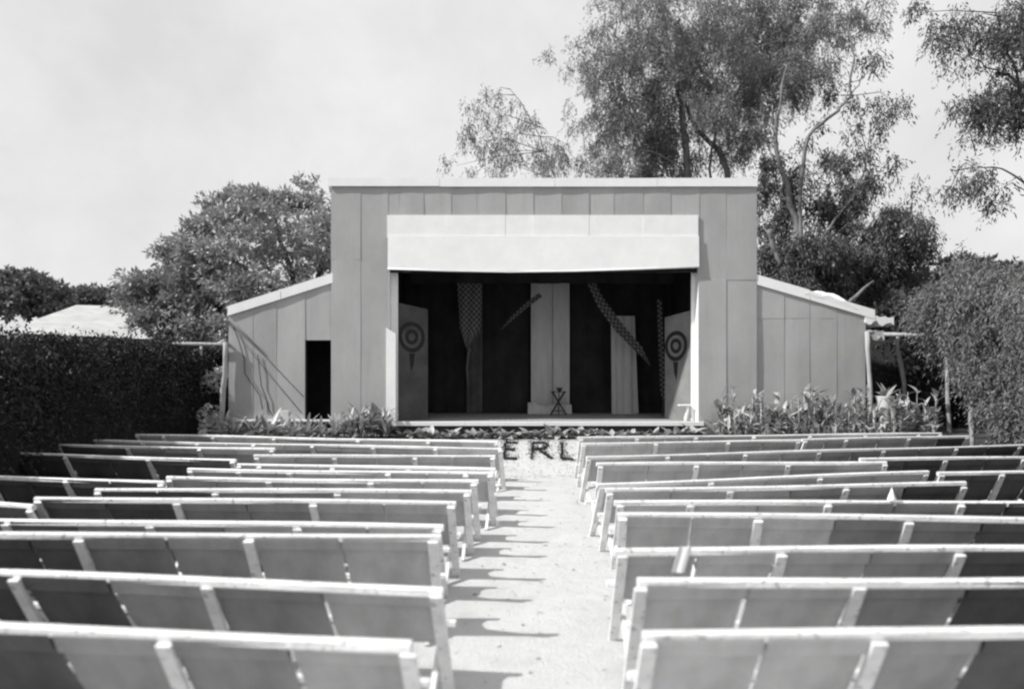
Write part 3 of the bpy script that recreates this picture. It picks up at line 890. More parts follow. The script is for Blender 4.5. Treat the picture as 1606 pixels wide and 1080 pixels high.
gl2 = [([at(1262, 720, YH), at(1258, 420, YH), at(1240, 320, YH), at(1215, 215, YH), at(1225, 160, YH), at(1235, 100, YH)], .26, .05),
       ([at(1255, 400, YH), at(1262, 235, YH - .3), at(1300, 185, YH - .5), at(1332, 150, YH - .6), at(1338, 90, YH - .6), at(1330, 40, YH - .6)], .14, .04),
       ([at(1330, 150, YH - .6), at(1352, 125, YH - .6), at(1390, 85, YH - .6)], .05, .02),
       ([at(1258, 430, YH), at(1300, 360, YH), at(1345, 300, YH), at(1360, 240, YH)], .12, .04),
       ([at(1260, 470, YH), at(1330, 430, YH), at(1390, 400, YH), at(1430, 360, YH)], .12, .04),
       ([at(1205, 360, YH - 1), at(1214, 392, YH - 1), at(1224, 415, YH - 1)], .16, .12),
       ([at(1262, 275, YH), at(1290, 270, YH), at(1320, 255, YH)], .04, .015)]
tree('gum_tree', (at(1262, 720, YH).x, YH, TERR), 'dark drooping gum tree directly behind the right lean-to wing', 'tree', gl2, gum_foliage(cl2, 12, (0.15, .042)), 'bark', 'gum_leaf_shade', 'gum trees', cl2)

# third gum hanging in from the right-hand edge
YR = 19.0
g3 = [(1475, 40, 34, .8), (1520, 35, 38, 1.0), (1565, 45, 36, 1.2), (1600, 60, 40, 1.2), (1490, 75, 22, .6), (1575, 90, 30, .8), (1500, 100, 18, .6), (1560, 150, 30, 1.6), (1590, 165, 34, 1.8), (1530, 165, 28, 1.5), (1500, 165, 20, 1.0), (1525, 190, 22, 1.2), (1590, 190, 24, 1.2), (1555, 195, 18, .8), (1620, 130, 40, 1.2),
      (1500, 280, 22, .7), (1525, 270, 22, 1.1), (1545, 275, 20, 1.4), (1552, 305, 17, 1.4), (1490, 295, 16, .5), (1600, 20, 40, 1.0), (1440, 20, 30, .4), (1570, 292, 14, .6)]
cl3 = clumps_px([(x_, y_, r_ * .85, d_) for x_, y_, r_, d_ in g3], YR, 1.1, 9, .9)
bx = at(1660, 700, YR)
gl3 = [([(bx.x, YR, TERR), at(1650, 420, YR), at(1632, 250, YR), at(1612, 120, YR), at(1600, 20, YR)], .24, .08),
       ([at(1628, 240, YR), at(1590, 115, YR), at(1578, 60, YR - .3), at(1560, 20, YR - .4)], .08, .03),
       ([at(1618, 140, YR), at(1580, 118, YR), at(1545, 105, YR), at(1520, 85, YR)], .06, .02),
       ([at(1640, 330, YR), at(1590, 275, YR), at(1545, 262, YR), at(1500, 268, YR)], .06, .015),
       ([at(1625, 200, YR), at(1580, 180, YR), at(1530, 160, YR)], .06, .02)]
tree('gum_tree', (bx.x, YR, TERR), 'gum branches reaching in from the right edge above the creeper', 'tree', gl3, gum_foliage(cl3, 13, (.13, .036)), 'bark_dark', 'gum_leaf_shade', 'gum trees', cl3)

# broad dense tree behind the left wing
YM = 22.5
def dome_points(n, c, rx, ry, rz, seed, shell=(0.72, 1.0), lump=0.16, zmin=-0.55):
    r = np.random.default_rng(seed)
    d = unit(r.normal(size=(int(n * 1.9), 3)))
    d = d[d[:, 2] > zmin][:n]
    lumps = unit(r.normal(size=(70, 3)))
    la = r.uniform(-.9, .8, 70)
    f = np.ones(len(d))
    for L, a in zip(lumps, la):
        f += lump * a * np.exp(-((1 - d @ L) / .03))
    rad = r.uniform(shell[0], shell[1], len(d)) * f
    P = d * rad[:, None] * np.array([rx, ry, rz]) + np.array(c)
    return P, unit(d / np.array([rx, ry, rz]))
mc = at(475, 470, YM)
def lobes(P, O, per, rad, seed):
    """each dome point becomes a flattened leafy lobe of shoots"""
    r = np.random.default_rng(seed)
    Pl, Ol = [], []
    for p, o in zip(P, O):
        k = int(per * r.uniform(.5, 1.4)); R = rad * r.uniform(.6, 1.3)
        d = unit(r.normal(size=(k, 3))); d[:, 2] = d[:, 2] * .45
        q = p + d * (r.random((k, 1)) ** .33) * R
        Pl.append(q); Ol.append(unit(d * .6 + o * .5 + np.array([0, 0, .35])))
    return np.concatenate(Pl), np.concatenate(Ol)
parts_ = []
for n_, c_, a_, b_, e_, sd_, sh_, zm_ in ((185, mc, 4.75, 3.4, 3.95, 21, (.84, 1.02), -.5), (36, at(292, 468, YM - 1.2), 1.55, 1.5, 1.5, 22, (.6, 1.0), -.9), (26, at(335, 505, YM - 2.0), 1.4, 1.2, 1.1, 23, (.6, 1.0), -.9), (12, at(248, 470, YM - .8), .8, 1.0, .6, 24, (.5, 1.0), -.9)):
    parts_.append(lobes(*dome_points(n_, c_, a_, b_, e_, sd_, sh_, .12, zm_), 34, .58, sd_ + 100))
Pi, Oi = dome_points(1500, mc, 4.2, 2.9, 3.4, 29, (.45, .95), .1, -.6)
parts_.append((Pi, Oi))
Pm = np.concatenate([p[0] for p in parts_]); Om = np.concatenate([p[1] for p in parts_])
inside = ((Pm[:, 0] > -5.05) & (Pm[:, 1] < 24.0) & (Pm[:, 2] < 7.6)) | ((Pm[:, 0] > -7.8) & (Pm[:, 1] < 22.5) & (Pm[:, 2] < 4.05 + .353 * (Pm[:, 0] + 7.42)))
Pm, Om = Pm[~inside], Om[~inside]
ml = [([(mc.x + .6, YM + .5, TERR), at(490, 560, YM), at(480, 480, YM)], .4, .25),
      ([at(480, 500, YM), at(400, 430, YM - .5), at(330, 390, YM - .6)], .2, .06),
      ([at(480, 490, YM), at(440, 380, YM), at(420, 310, YM)], .2, .05),
      ([at(480, 520, YM), at(380, 490, YM - .8), at(270, 465, YM - 1.2)], .16, .05),
      ([at(480, 490, YM), at(520, 380, YM), at(540, 310, YM)], .2, .05)]
tree('broad_tree', (mc.x + .6, YM + .5, TERR), 'broad dense leafy tree rising behind the left lean-to wing', 'tree', ml, whorl_foliage(Pm, Om, 25, 9, (.19, .075), .22), 'bark_dark', 'mango_leaf')

# ------------------------------------------------------------------ hedge and creeper
def lump_box(path, w, seed, leaf, n, label, name, cat, mat, droop=0.0, lw_=(0.13, .06), core_in=0.25):
    """long leafy mass along a path of (x, y, z0, ztop): dark core added to block light, plus leaf shell"""
    r = np.random.default_rng(seed)
    base = Vector((path[0][0], path[0][1], path[0][2]))
    root = empty(name, base, label, cat)
    inv = Matrix.Translation(-base)
    xs_ = np.array([p[0] for p in path]); ys_ = np.array([p[1] for p in path]); z0 = np.array([p[2] for p in path]); zt = np.array([p[3] for p in path])
    seg = np.hypot(np.diff(xs_), np.diff(ys_)); cum = np.concatenate([[0], np.cumsum(seg)]); tot = cum[-1]
    def frame(s):
        x = np.interp(s, cum, xs_); y = np.interp(s, cum, ys_); a = np.interp(s, cum, z0); b = np.interp(s, cum, zt)
        e = .05; tx = np.interp(s + e, cum, xs_) - np.interp(s - e, cum, xs_); ty = np.interp(s + e, cum, ys_) - np.interp(s - e, cum, ys_)
        l = np.hypot(tx, ty) + 1e-9
        return x, y, a, b, -ty / l, tx / l
    def surf(s, th, k):
        """th 0..1 round the section: side A bottom -> top -> side B bottom"""
        x, y, a, b, nx_, ny_ = frame(s)
        ang = math.pi * (1 - th)
        cx_ = np.sign(np.cos(ang)) * np.abs(np.cos(ang)) ** .55; sz = np.abs(np.sin(ang)) ** .5
        hw = w / 2 * k * (1 + .16 * np.sin(1.9 * s + 5 * th) + .1 * np.sin(4.3 * s + 2 + 3 * th))
        hz = (b - a) * (k if k < 1 else 1) * (1 + .05 * np.sin(2.7 * s + 1) + .04 * np.sin(6.1 * s + 4 * th))
        return np.column_stack([x + nx_ * cx_ * hw, y + ny_ * cx_ * hw, a + sz * hz])
    # dark core added to block light through the leaves
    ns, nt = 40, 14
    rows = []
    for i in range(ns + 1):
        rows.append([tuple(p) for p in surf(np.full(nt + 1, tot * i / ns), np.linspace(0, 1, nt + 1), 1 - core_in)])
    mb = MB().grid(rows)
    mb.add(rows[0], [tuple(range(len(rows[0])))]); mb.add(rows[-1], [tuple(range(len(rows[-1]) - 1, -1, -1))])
    o = mb.build('light_block_core', M['core'], root); o.matrix_parent_inverse = inv
    s = r.random(n) * tot; th = r.random(n)
    depth = r.uniform(1 - core_in * 1.05, 1.06, n)
    P = surf(s, th, 1.0)
    C = surf(s, th, 0.0001); C[:, 2] = np.minimum(P[:, 2], np.interp(s, cum, zt)) * .92
    P = C + (P - C) * depth[:, None]
    # ends
    ne = int(n * 0.08)
    for se in (0, tot):
        thh = r.random(ne); kk = np.sqrt(r.random(ne))
        E = surf(np.full(ne, se), thh, 1.0); Cc = surf(np.full(ne, se), thh, .0001)
        Cc[:, 2] = E[:, 2]
        P = np.concatenate([P, Cc + (E - Cc) * kk[:, None] + r.normal(0, .1, (ne, 3))])
    P += r.normal(0, .06, P.shape)
    D = unit(r.normal(size=P.shape) * (1 - .5 * droop) + np.array([0, 0, -1.3 * droop]))
    m_ = len(P)
    V, Fq = leaf_quads(P, D, r.uniform(.6, 1.3, m_) * lw_[0], r.uniform(.7, 1.3, m_) * lw_[1], 1.0, seed)
    o = link('foliage', mesh_np('foliage', V, Fq), M[mat], root); o.matrix_parent_inverse = inv
    return root
hp = [at(-60, 590, 9.5), at(60, 590, 12.0), at(150, 590, 14.4), at(240, 590, 17.0), at(300, 590, 19.0)]
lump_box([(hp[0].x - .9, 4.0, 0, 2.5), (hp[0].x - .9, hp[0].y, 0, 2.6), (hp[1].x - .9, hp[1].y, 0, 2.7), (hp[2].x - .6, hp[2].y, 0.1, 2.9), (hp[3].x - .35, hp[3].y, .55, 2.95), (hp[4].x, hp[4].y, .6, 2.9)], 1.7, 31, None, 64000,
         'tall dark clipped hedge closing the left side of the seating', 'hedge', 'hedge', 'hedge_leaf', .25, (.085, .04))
hedge = [o for o in col.objects if o.name.startswith('hedge')][0]
hs = []
for i in range(150):
    t = random.random() * 4; k_ = min(3, int(t)); f_ = t - k_
    a_, b_ = hp[k_], hp[k_ + 1]
    zt_ = (2.6, 2.7, 2.9, 2.95, 2.9)
    sh_ = (-.9, -.9, -.6, -.35, 0)
    hs.append((a_.x + (b_.x - a_.x) * f_ + sh_[k_] + (sh_[k_ + 1] - sh_[k_]) * f_ + random.uniform(-.7, .75), a_.y + (b_.y - a_.y) * f_, zt_[k_] + (zt_[k_ + 1] - zt_[k_]) * f_ + random.uniform(-.12, .16), random.uniform(.1, .22), random.randint(7, 16)))
V, Fq = gum_foliage(hs, 32, (.085, .04), 9)
o = link('loose_shoots', mesh_np('loose_shoots', V, Fq), M['hedge_leaf'], hedge); o.matrix_parent_inverse = Matrix.Translation(-Vector(hedge.location))
# shrubs in the gap between the hedge and the left wing
lump_box([(at(275, 600, 20.3).x, 20.3, .6, 3.9), (at(345, 600, 20.6).x, 20.6, .6, 3.6), (at(352, 600, 21).x + .3, 21.0, .6, 3.4)], 1.5, 33, None, 6000,
         'dark shrub filling the gap behind the left pole frame', 'shrub', 'shrub', 'hedge_leaf', .2, (.16, .08))
# creeper on the right
cp = [(at(1660, 600, 11.5).x + 1.1, 5.0, .0, 3.2), (at(1660, 600, 11.5).x + 1.1, 11.5, .0, 3.4), (at(1625, 600, 13.0).x + 1.2, 13.0, .1, 3.7), (at(1585, 600, 14.6).x + 1.2, 14.6, .4, 4.0), (at(1540, 600, 15.8).x + 1.1, 15.9, 1.2, 4.25), (at(1500, 600, 17.2).x + 1.0, 17.4, 1.9, 4.3), (at(1480, 600, 18.5).x + .8, 18.8, 2.2, 4.2)]
cre = lump_box(cp, 1.9, 35, None, 30000, 'sunlit creeper curtain hanging down the right side of the seating', 'creeper', 'creeper', 'creeper_leaf', .9, (.15, .04), .3)
cr_ = random.Random(77); clc = []
for i in range(210):
    x = cr_.uniform(1448, 1680)
    u = (x - 1448) / 160
    top = 470 - 58 * min(1, u * 2.6) + 10 * math.sin(x * .09) + 7 * math.sin(x * .21)
    bot = 520 + 185 * min(1, max(0, (u - .12) * 1.25))
    y = cr_.uniform(top + 14, max(top + 30, bot - 20))
    Y = 17.6 - 3.4 * min(1.2, u) + cr_.uniform(-.35, .5)
    p = at(x, y, Y); R = cr_.uniform(.22, .42)
    clc.append((p.x, p.y, p.z, R, 520 * R * R))
V, Fq = gum_foliage(clc, 36, (.10, .034), 10)
o = link('hanging_growth', mesh_np('hanging_growth', V, Fq), M['creeper_leaf'], cre); o.matrix_parent_inverse = Matrix.Translation(-Vector(cre.location))
# dark growth behind the right pergola
lump_box([(at(1375, 600, 20.5).x, 20.5, .6, 3.9), (at(1430, 600, 20.8).x, 20.8, .6, 4.6), (at(1500, 600, 21).x, 21.0, .6, 4.6), (at(1560, 600, 20).x, 20.0, .6, 4.9)], 1.8, 37, None, 9000,
         'dark shrubbery behind the right pole frame', 'shrub', 'shrub', 'hedge_leaf', .3, (.16, .07))
# distant: pale roofed shed and trees beyond the hedge
sh = empty('shed', at(140, 640, 27) * 1.0, 'pale hipped roof showing above the dark hedge at the left', 'shed')
sh.location = (at(140, 600, 27).x, 27, TERR)
ins = Matrix.Translation(-Vector(sh.location))
ra, rb, rc, rd = at(28, 512, 27), at(112, 477, 28), at(205, 479, 28), at(262, 530, 27)
z_e = rd.z - .1
V = [(ra.x, 26, z_e + .25), (rd.x, 26, z_e), (rd.x, 31, z_e), (ra.x, 31, z_e + .25), (rb.x, 28.3, rb.z), (rc.x, 28.3, rc.z), ((rc.x + rd.x) / 2 + .25, 27.4, (rc.z + z_e) / 2 + .45)]
o = MB().add(V, [(0, 1, 6, 5, 4), (1, 2, 5, 6), (2, 3, 4, 5), (3, 0, 4), (3, 2, 1, 0)]).build('roof', M['shed_roof'], sh); o.matrix_parent_inverse = ins
o = MB().box(ra.x + .3, rd.x - .3, 26.4, 30.6, TERR, z_e - .02).build('wall', M['sheet'], sh); o.matrix_parent_inverse = ins
for (x, y, rx, rz, Y, n, lab, sd) in ((42, 466, 1.9, 1.3, 32, 700, 'dark round tree behind the pale shed roof at the left edge', 41), (165, 474, 3.0, .9, 38, 700, 'low grey tree line beyond the pale shed roof', 42),
                                 (1530, 458, 3.4, 1.3, 27, 900, 'dark leafy tree behind the creeper at the right', 43)):
    c = at(x, y, Y)
    Pp, Oo = dome_points(n, c, rx, 1.8, rz, sd, (.4, 1.0), .25, -.8)
    tree('leafy_tree', (c.x, Y, TERR), lab, 'tree', [([(c.x, Y, TERR), (c.x + .1, Y, c.z - rz * .3), (c.x, Y, c.z + rz * .4)], .25, .08)], whorl_foliage(Pp, Oo, sd, 11, (.3, .14)), 'bark_dark', 'far_leaf', 'trees beyond the theatre')
# climbing leaves round the left pergola
cc = [at(300, 553, 18.2), at(285, 545, 18.4), at(345, 585, 18.0), at(335, 600, 18.2), at(330, 650, 17.6), at(345, 660, 17.3), at(325, 670, 17.2)]
Pp = np.concatenate([np.array(c) + rng.normal(0, .12, (14, 3)) for c in cc]); Oo = unit(rng.normal(size=Pp.shape))
V, Fq = whorl_foliage(Pp, Oo, 51, 6, (.17, .08))
tag(link('climbing_vine', mesh_np('climbing_vine', V, Fq), M['low_leaf']), 'pale-leaved climber clinging to the left pole frame', 'vine')

# ------------------------------------------------------------------ garden beds: every leaf its own part
def blade(L, W, bend, fold, name, n=7, sharp=1.0):
    P = []
    for i in range(n + 1):
        t = i / n
        w = W * (math.sin(math.pi * min(1, t ** .8 * .97 + .03)) ** sharp) * .5 + .004
        a = bend * t
        z = L * (t - .12 * bend * t * t); y = L * bend * .5 * t * t
        P.append([(-w, y - fold * w, z), (0, y, z), (w, y - fold * w, z)])
    return MB().grid(P).mesh(name)
LM = [blade(.62, .17, .5, .35, 'leaf_a'), blade(.55, .20, .9, .25, 'leaf_b'), blade(.70, .14, .35, .4, 'leaf_c'), blade(.5, .16, 1.3, .3, 'leaf_d')]
SM = [blade(.62, .07, .7, .5, 'strap_a', sharp=.6), blade(.70, .06, 1.1, .5, 'strap_b', sharp=.6), blade(.55, .08, .4, .5, 'strap_c', sharp=.6)]
BM = [blade(.24, .12, .8, .3, 'bed_a', 5), blade(.2, .13, 1.2, .3, 'bed_b', 5)]
for me in LM + SM: me.materials.append(M['lily_leaf'])
for me in BM: me.materials.append(M['low_leaf'])
STEM = MB().tube([(0, 0, 0), (.01, .01, .5), (.0, .03, 1.0)], [.016, .013, .008], 6).mesh('stem'); STEM.materials.append(M['lily_leaf'])
def plant(name, X, Y, meshes, n, scale, tilt, label, cat, group, stem_h=0.25, z=None, stems=0):
    z = ground_z(X, Y) if z is None else z
    root = empty(name, (X, Y, z - .01), label, cat, group, random.random() * 6.28)
    spots = []
    for i in range(stems):
        o = link('stem', STEM, None, root); a = 2.1 * i + random.random()
        spots.append((.11 * math.cos(a), .11 * math.sin(a), stem_h * random.uniform(.7, 1.15)))
        o.location = (spots[-1][0], spots[-1][1], 0); o.scale = (1, 1, spots[-1][2])
    for i in range(n):
        o = bpy.data.objects.new('leaf', random.choice(meshes))
        col.objects.link(o); o.parent = root
        a = 2.4 * i + random.uniform(-.5, .5)
        t = math.radians(random.uniform(*tilt))
        s = scale * random.uniform(.7, 1.2)
        h = stem_h * random.random()
        o.location = (math.cos(a) * .05, math.sin(a) * .05, h)
        if spots:
            q = spots[i % stems]; o.location = (q[0], q[1], q[2] * random.uniform(.1, 1.0))
        R = Matrix.Rotation(a, 3, 'Z') @ Matrix.Rotation(-t, 3, 'X') @ Matrix.Rotation(random.uniform(-.5, .5), 3, 'Z')
        o.rotation_euler = R.to_euler()
        o.scale = (s, s, s)
    return root
LB = 'tall broad-leaved lily clump standing against the right wing wall'
for i in range(38):
    u = (i + .5) / 38
    X = 5.05 + 5.5 * u + random.uniform(-.15, .15); Y = random.choice((16.5, 16.75, 17.0)) + random.uniform(-.12, .12)
    plant('lily_plant', X, Y, random.choice((LM, LM, LM + BM)), 28, random.uniform(.44, .6), (8, 65), LB, 'plant', 'lily clumps before the right wing', random.uniform(.7, 1.15), None, 3)
for i in range(12):
    X = 5.0 + 5.4 * (i + .5) / 12; Y = 16.35
    plant('lily_plant', X, Y, LM, 16, random.uniform(.5, .65), (10, 75), 'short lily clump along the front edge of the right-hand bed', 'plant', 'short lilies edging the right bed', .4, None, 3)
LB = 'strap-leaved lily clump along the foot of the left wing'
for x, s in ((348, .8), (372, .75), (398, .85), (418, .95), (440, .7), (462, .6), (486, .75), (505, .7), (528, .8)):
    plant('strap_lily', at(x, 660, 16.8).x, 16.8 + random.uniform(-.15, .15), SM + LM[3:], 20, s * 1.3, (5, 70), LB, 'plant', 'lily clumps before the left wing', .1)
LB = 'tall lily clump at the left corner of the stage opening'
for x, s in ((548, .9), (562, 1.05), (578, 1.15), (592, 1.2), (604, 1.05), (570, .9), (590, .8)):
    plant('lily_plant', at(x, 660, 16.9).x, 16.95 + random.uniform(-.2, .1), SM[2:] + LM, 30, s * .72, (5, 75), LB, 'plant', 'lily clumps at the stage corner', .5 * s, None, 3)
LB = 'low bedding plant in the row under the stage front'
for i in range(34):
    u = (i + .5) / 34
    X = -2.9 + 7.8 * u + random.uniform(-.1, .1)
    plant('bedding_plant', X, 16.75 + random.uniform(-.2, .2), BM, 15, random.uniform(1.0, 1.8), (5, 75), LB, 'plant', 'bedding plants under the stage', .06)
# pot with plant
pot_p = at(1388, 648, 17.0)
pot = empty('plant_pot', (pot_p.x, 17.0, TERR), 'whitish pot with a leafy plant on a stand beside the right pole frame', 'plant pot')
zb = pot_p.z - TERR
MB().lathe([(0, 0), (.16, 0), (.17, zb - .3), (.13, zb - .05), (.15, zb), (.16, zb + .02), (.19, zb + .3), (.215, zb + .42), (.225, zb + .44), (.2, zb + .44), (.18, zb + .38), (0, zb + .38)]).build('pot', M['clay'], pot)
for i in range(12):
    o = bpy.data.objects.new('leaf', random.choice(LM)); col.objects.link(o); o.parent = pot
    a = 2.4 * i; t = math.radians(random.uniform(8, 60))
    o.location = (.04 * math.cos(a), .04 * math.sin(a), zb + .36)
    o.rotation_euler = (Matrix.Rotation(a, 3, 'Z') @ Matrix.Rotation(-t, 3, 'X')).to_euler(); s = random.uniform(.5, .85); o.scale = (s, s, s)

# letters set out in dark bedding on the pale bank
def bank_pt(x, s):
    s -= .06
    Y = foot(0.5) + (TOP_Y - foot(0.5)) * s
    X = (x - CX) * Y / F
    return Vector((X, Y, ground_z(X, Y)))
STR = {'E': [((791, .50), (793, .95)), ((793, .95), (812, .95)), ((792, .74), (808, .74)), ((791, .50), (811, .50))],
       'R': [((834, .48), (836, .95)), ((836, .95), (853, .95)), ((853, .95), (859, .86)), ((859, .86), (855, .77)), ((855, .77), (836, .74)), ((845, .74), (866, .49))],
       'L': [((881, .50), (882, .95)), ((881, .50), (901, .48))]}
for ch, strokes in STR.items():
    c0 = bank_pt(*strokes[0][0])
    root = empty('planted_letter', c0, 'letter %s set out in dark plants on the pale bank at the aisle end' % ch, 'letter', 'planted letters')
    inv = Matrix.Translation(-c0)
    for q, (a, b) in enumerate(strokes):
        Pp = []
        pa, pb = bank_pt(*a), bank_pt(*b)
        n = max(4, int((pb - pa).length / .03))
        for i in range(n + 1):
            for k_ in range(4):
                p = pa.lerp(pb, i / n)
                p = Vector((p.x + random.gauss(0, .016), p.y + random.gauss(0, .022), 0)); p.z = ground_z(p.x, p.y) + .004
                Pp.append(tuple(p))
        Pp = np.array(Pp)
        V, Fq = whorl_foliage(Pp, np.tile(np.array([[0, 0, .15]]), (len(Pp), 1)), 60 + ord(ch) + q, 4, (.034, .028))
        # the dug strip of dark soil the plants stand in
        dd = Vector((pb.x - pa.x, pb.y - pa.y, 0)).normalized(); sd = Vector((-dd.y, dd.x, 0))
        hw = .026 + .03 * abs(dd.x)
        Sv = []
        for i in range(n + 1):
            for sg in (-1, 1):
                p = pa.lerp(pb, i / n) + sd * (sg * hw * random.uniform(.75, 1.25))
                p.z = ground_z(p.x, p.y) + .006 + .002 * (q % 3); Sv.append(tuple(p))
        nv = len(V)
        V = np.concatenate([V, np.array(Sv)])
        Fq = np.concatenate([Fq, np.array([(nv + 2 * i, nv + 2 * i + 1, nv + 2 * i + 3, nv + 2 * i + 2) for i in range(n)])])
        o = tag(link('stroke', mesh_np('stroke', V, Fq), M['letter'], root), kind='stuff'); o.matrix_parent_inverse = inv
# loose gravel on the bank and aisle
Pp, Dd = [], []
n = 3600
gxr = rng.uniform(-1.6, 2.9, n); gyr = np.concatenate([rng.uniform(14.3, 16.4, n // 2), rng.uniform(3.2, 14.3, n - n // 2)])
Vg, Fg = [], []
for i in range(n):
    X, Y = gxr[i], gyr[i]; z = ground_z(X, Y); s = rng.uniform(.008, .026) if Y > 14.3 else rng.uniform(.004, .013)
    b = len(Vg)
    a0 = rng.uniform(0, 6.28)
    for k in range(4):
        Vg.append((X + s * math.cos(a0 + 1.57 * k) * rng.uniform(.7, 1.2), Y + s * math.sin(a0 + 1.57 * k) * rng.uniform(.7, 1.2), z - .002))
    Vg.append((X, Y, z + s * rng.uniform(.5, .9)))
    Fg += [(b, b + 1, b + 4), (b + 1, b + 2, b + 4), (b + 2, b + 3, b + 4), (b + 3, b, b + 4)]
tag(link('gravel', mesh_np('gravel', Vg, Fg), M['pebble']), 'loose pale gravel scattered on the aisle and bank', 'gravel', kind='stuff')

n = 220
Pl_ = np.column_stack([rng.uniform(-1.8, 3.1, n), rng.uniform(3.5, 15.5, n), np.zeros(n)])
Pl_[:, 2] = [ground_z(a_, b_) + .008 for a_, b_ in Pl_[:, :2]]
Dl_ = unit(np.column_stack([rng.normal(size=n), rng.normal(size=n), rng.normal(0, .12, n)]))
V, Fq = leaf_quads(Pl_, Dl_, rng.uniform(.03, .09, n), rng.uniform(.01, .03, n), .1, 91)
tag(link('leaf_litter', mesh_np('leaf_litter', V, Fq), M['bark']), 'scattered dry gum leaves on the aisle', 'leaves', kind='stuff')

# ------------------------------------------------------------------ canvas benches
LEAN, SEATY, SEATZ = 0.50, 0.52, 0.42
def bench(a, b, h, struts_px, tones, label, group):
    """a, b: print positions (x, y) of the two ends of the back rail; h: rail height (both ends or a pair)"""
    hl, hr = h if isinstance(h, tuple) else (h, h)
    A, B = on_height(a[0], a[1], hl), on_height(b[0], b[1], hr)
    hh = (hl + hr) / 2
    d = Vector((B.x - A.x, B.y - A.y, 0)); Lg = d.length; d.normalize()
    root = empty('canvas_bench', (A.x, A.y, 0), label, 'bench', group, math.atan2(d.y, d.x))
    def s_of(px):       # where the ray through px meets the bench in plan
        t = (px - CX) / F
        # A + s d : (A.x + s dx) = t (A.y + s dy)
        return (t * A.y - A.x) / (d.x - t * d.y)
    if struts_px is None:
        nb = max(1, round(Lg / 1.35)); st = [Lg * i / nb for i in range(nb + 1)]
    else:
        st = [s_of(p) for p in struts_px]
        st = [s for s in st if 0.15 < s < Lg - .15]
        bay = 1.35
        if len(st) >= 2: bay = (st[-1] - st[0]) / max(1, round((st[-1] - st[0]) / 1.35))
        pre = []; s = (st[0] if st else 0) - bay
        while s > .35: pre.append(s); s -= bay
        post = []; s = (st[-1] if st else 0) + bay
        while s < Lg - .35: post.append(s); s += bay
        st = [0.03] + pre[::-1] + st + post + [Lg - .03]
    ly = LEAN * hh
    sag = random.uniform(-.008, .008)
    mr_ = MB(); nr = max(4, int(Lg / .6)); sec = [(-.015, -.03), (.015, -.03), (.027, -.018), (.027, .018), (.015, .03), (-.015, .03), (-.027, .018), (-.027, -.018)]
    Vr = []; w1, w2 = random.uniform(0, 6), random.uniform(0, 6)
    for i in range(nr + 1):
        xx_ = -.02 + (Lg + .04) * i / nr
        dy_ = .009 * math.sin(1.3 * xx_ + w1); dz_ = .008 * math.sin(1.1 * xx_ + w2) + sag
        Vr += [(xx_, p + dy_, q + hh + dz_) for p, q in sec]
    mr_.add(Vr, [(i * 8 + k, i * 8 + (k + 1) % 8, (i + 1) * 8 + (k + 1) % 8, (i + 1) * 8 + k) for i in range(nr) for k in range(8)] + [tuple(range(7, -1, -1)), tuple(range(nr * 8, nr * 8 + 8))])
    mr_.build('back_rail', M['paint'], root)
    MB().box(.0, Lg, SEATY - .025, SEATY + .025, SEATZ - .025, SEATZ + .025, .01).build('seat_rail', M['paint'], root)
    # frames: back strut and crossing leg, one pair at each station
    n_ = Vector((0, hh, ly)).normalized()
    off = Vector((0, -.036 * n_.y, -.036 * n_.z * .4))
    sm = MB().beam(Vector((0, -.002, hh - .02)) + off, Vector((0, ly, 0.0)) + off * .8, .078, .03).mesh('strut')
    lm = MB().beam((.062, SEATY, SEATZ - .01), (.062, .04, 0.0), .035, .06, Vector((1, 0, 0))).mesh('leg')
    sm.materials.append(M['paint']); lm.materials.append(M['paint'])
    for s in st:
        j = random.uniform(-.01, .01)
        o = link('back_strut', sm, None, root, (s + j, 0, 0)); o.rotation_euler = (0, random.uniform(-.012, .012), 0)
        sg = -1 if s > Lg - .2 else 1
        link('leg', lm, None, root, (s + j if sg > 0 else s - .124 + j, 0, 0))
    # slung canvas, two widths to a bay
    secs = []
    for i in range(len(st) - 1):
        a_, b_ = st[i], st[i + 1]
        if b_ - a_ < .25: continue
        if b_ - a_ < .8: secs.append((a_ + .03, b_ - .03))
        else:
            mid = (a_ + b_) / 2 + random.uniform(-.03, .03)
            g = random.uniform(.006, .016)
            secs.append((a_ + .035, mid - g)); secs.append((mid + g, b_ - .035))
    cache = {}
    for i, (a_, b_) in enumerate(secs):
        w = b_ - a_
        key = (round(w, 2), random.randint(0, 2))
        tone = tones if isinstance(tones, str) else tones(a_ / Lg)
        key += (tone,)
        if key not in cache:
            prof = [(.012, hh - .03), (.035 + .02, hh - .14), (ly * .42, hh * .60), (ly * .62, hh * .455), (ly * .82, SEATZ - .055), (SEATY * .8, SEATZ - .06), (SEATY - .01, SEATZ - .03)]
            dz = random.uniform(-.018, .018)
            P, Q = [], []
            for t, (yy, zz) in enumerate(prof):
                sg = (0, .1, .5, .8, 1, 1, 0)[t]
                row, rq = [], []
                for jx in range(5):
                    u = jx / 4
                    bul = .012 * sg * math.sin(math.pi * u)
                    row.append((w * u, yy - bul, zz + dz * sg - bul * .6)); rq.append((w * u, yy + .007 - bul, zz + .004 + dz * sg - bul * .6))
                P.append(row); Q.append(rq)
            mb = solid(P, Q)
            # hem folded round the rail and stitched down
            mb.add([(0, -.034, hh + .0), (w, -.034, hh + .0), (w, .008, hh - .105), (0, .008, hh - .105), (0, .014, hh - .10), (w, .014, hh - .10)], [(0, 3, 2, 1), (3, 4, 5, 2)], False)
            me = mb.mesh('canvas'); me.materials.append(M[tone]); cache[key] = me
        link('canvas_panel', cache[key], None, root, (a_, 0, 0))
    return root

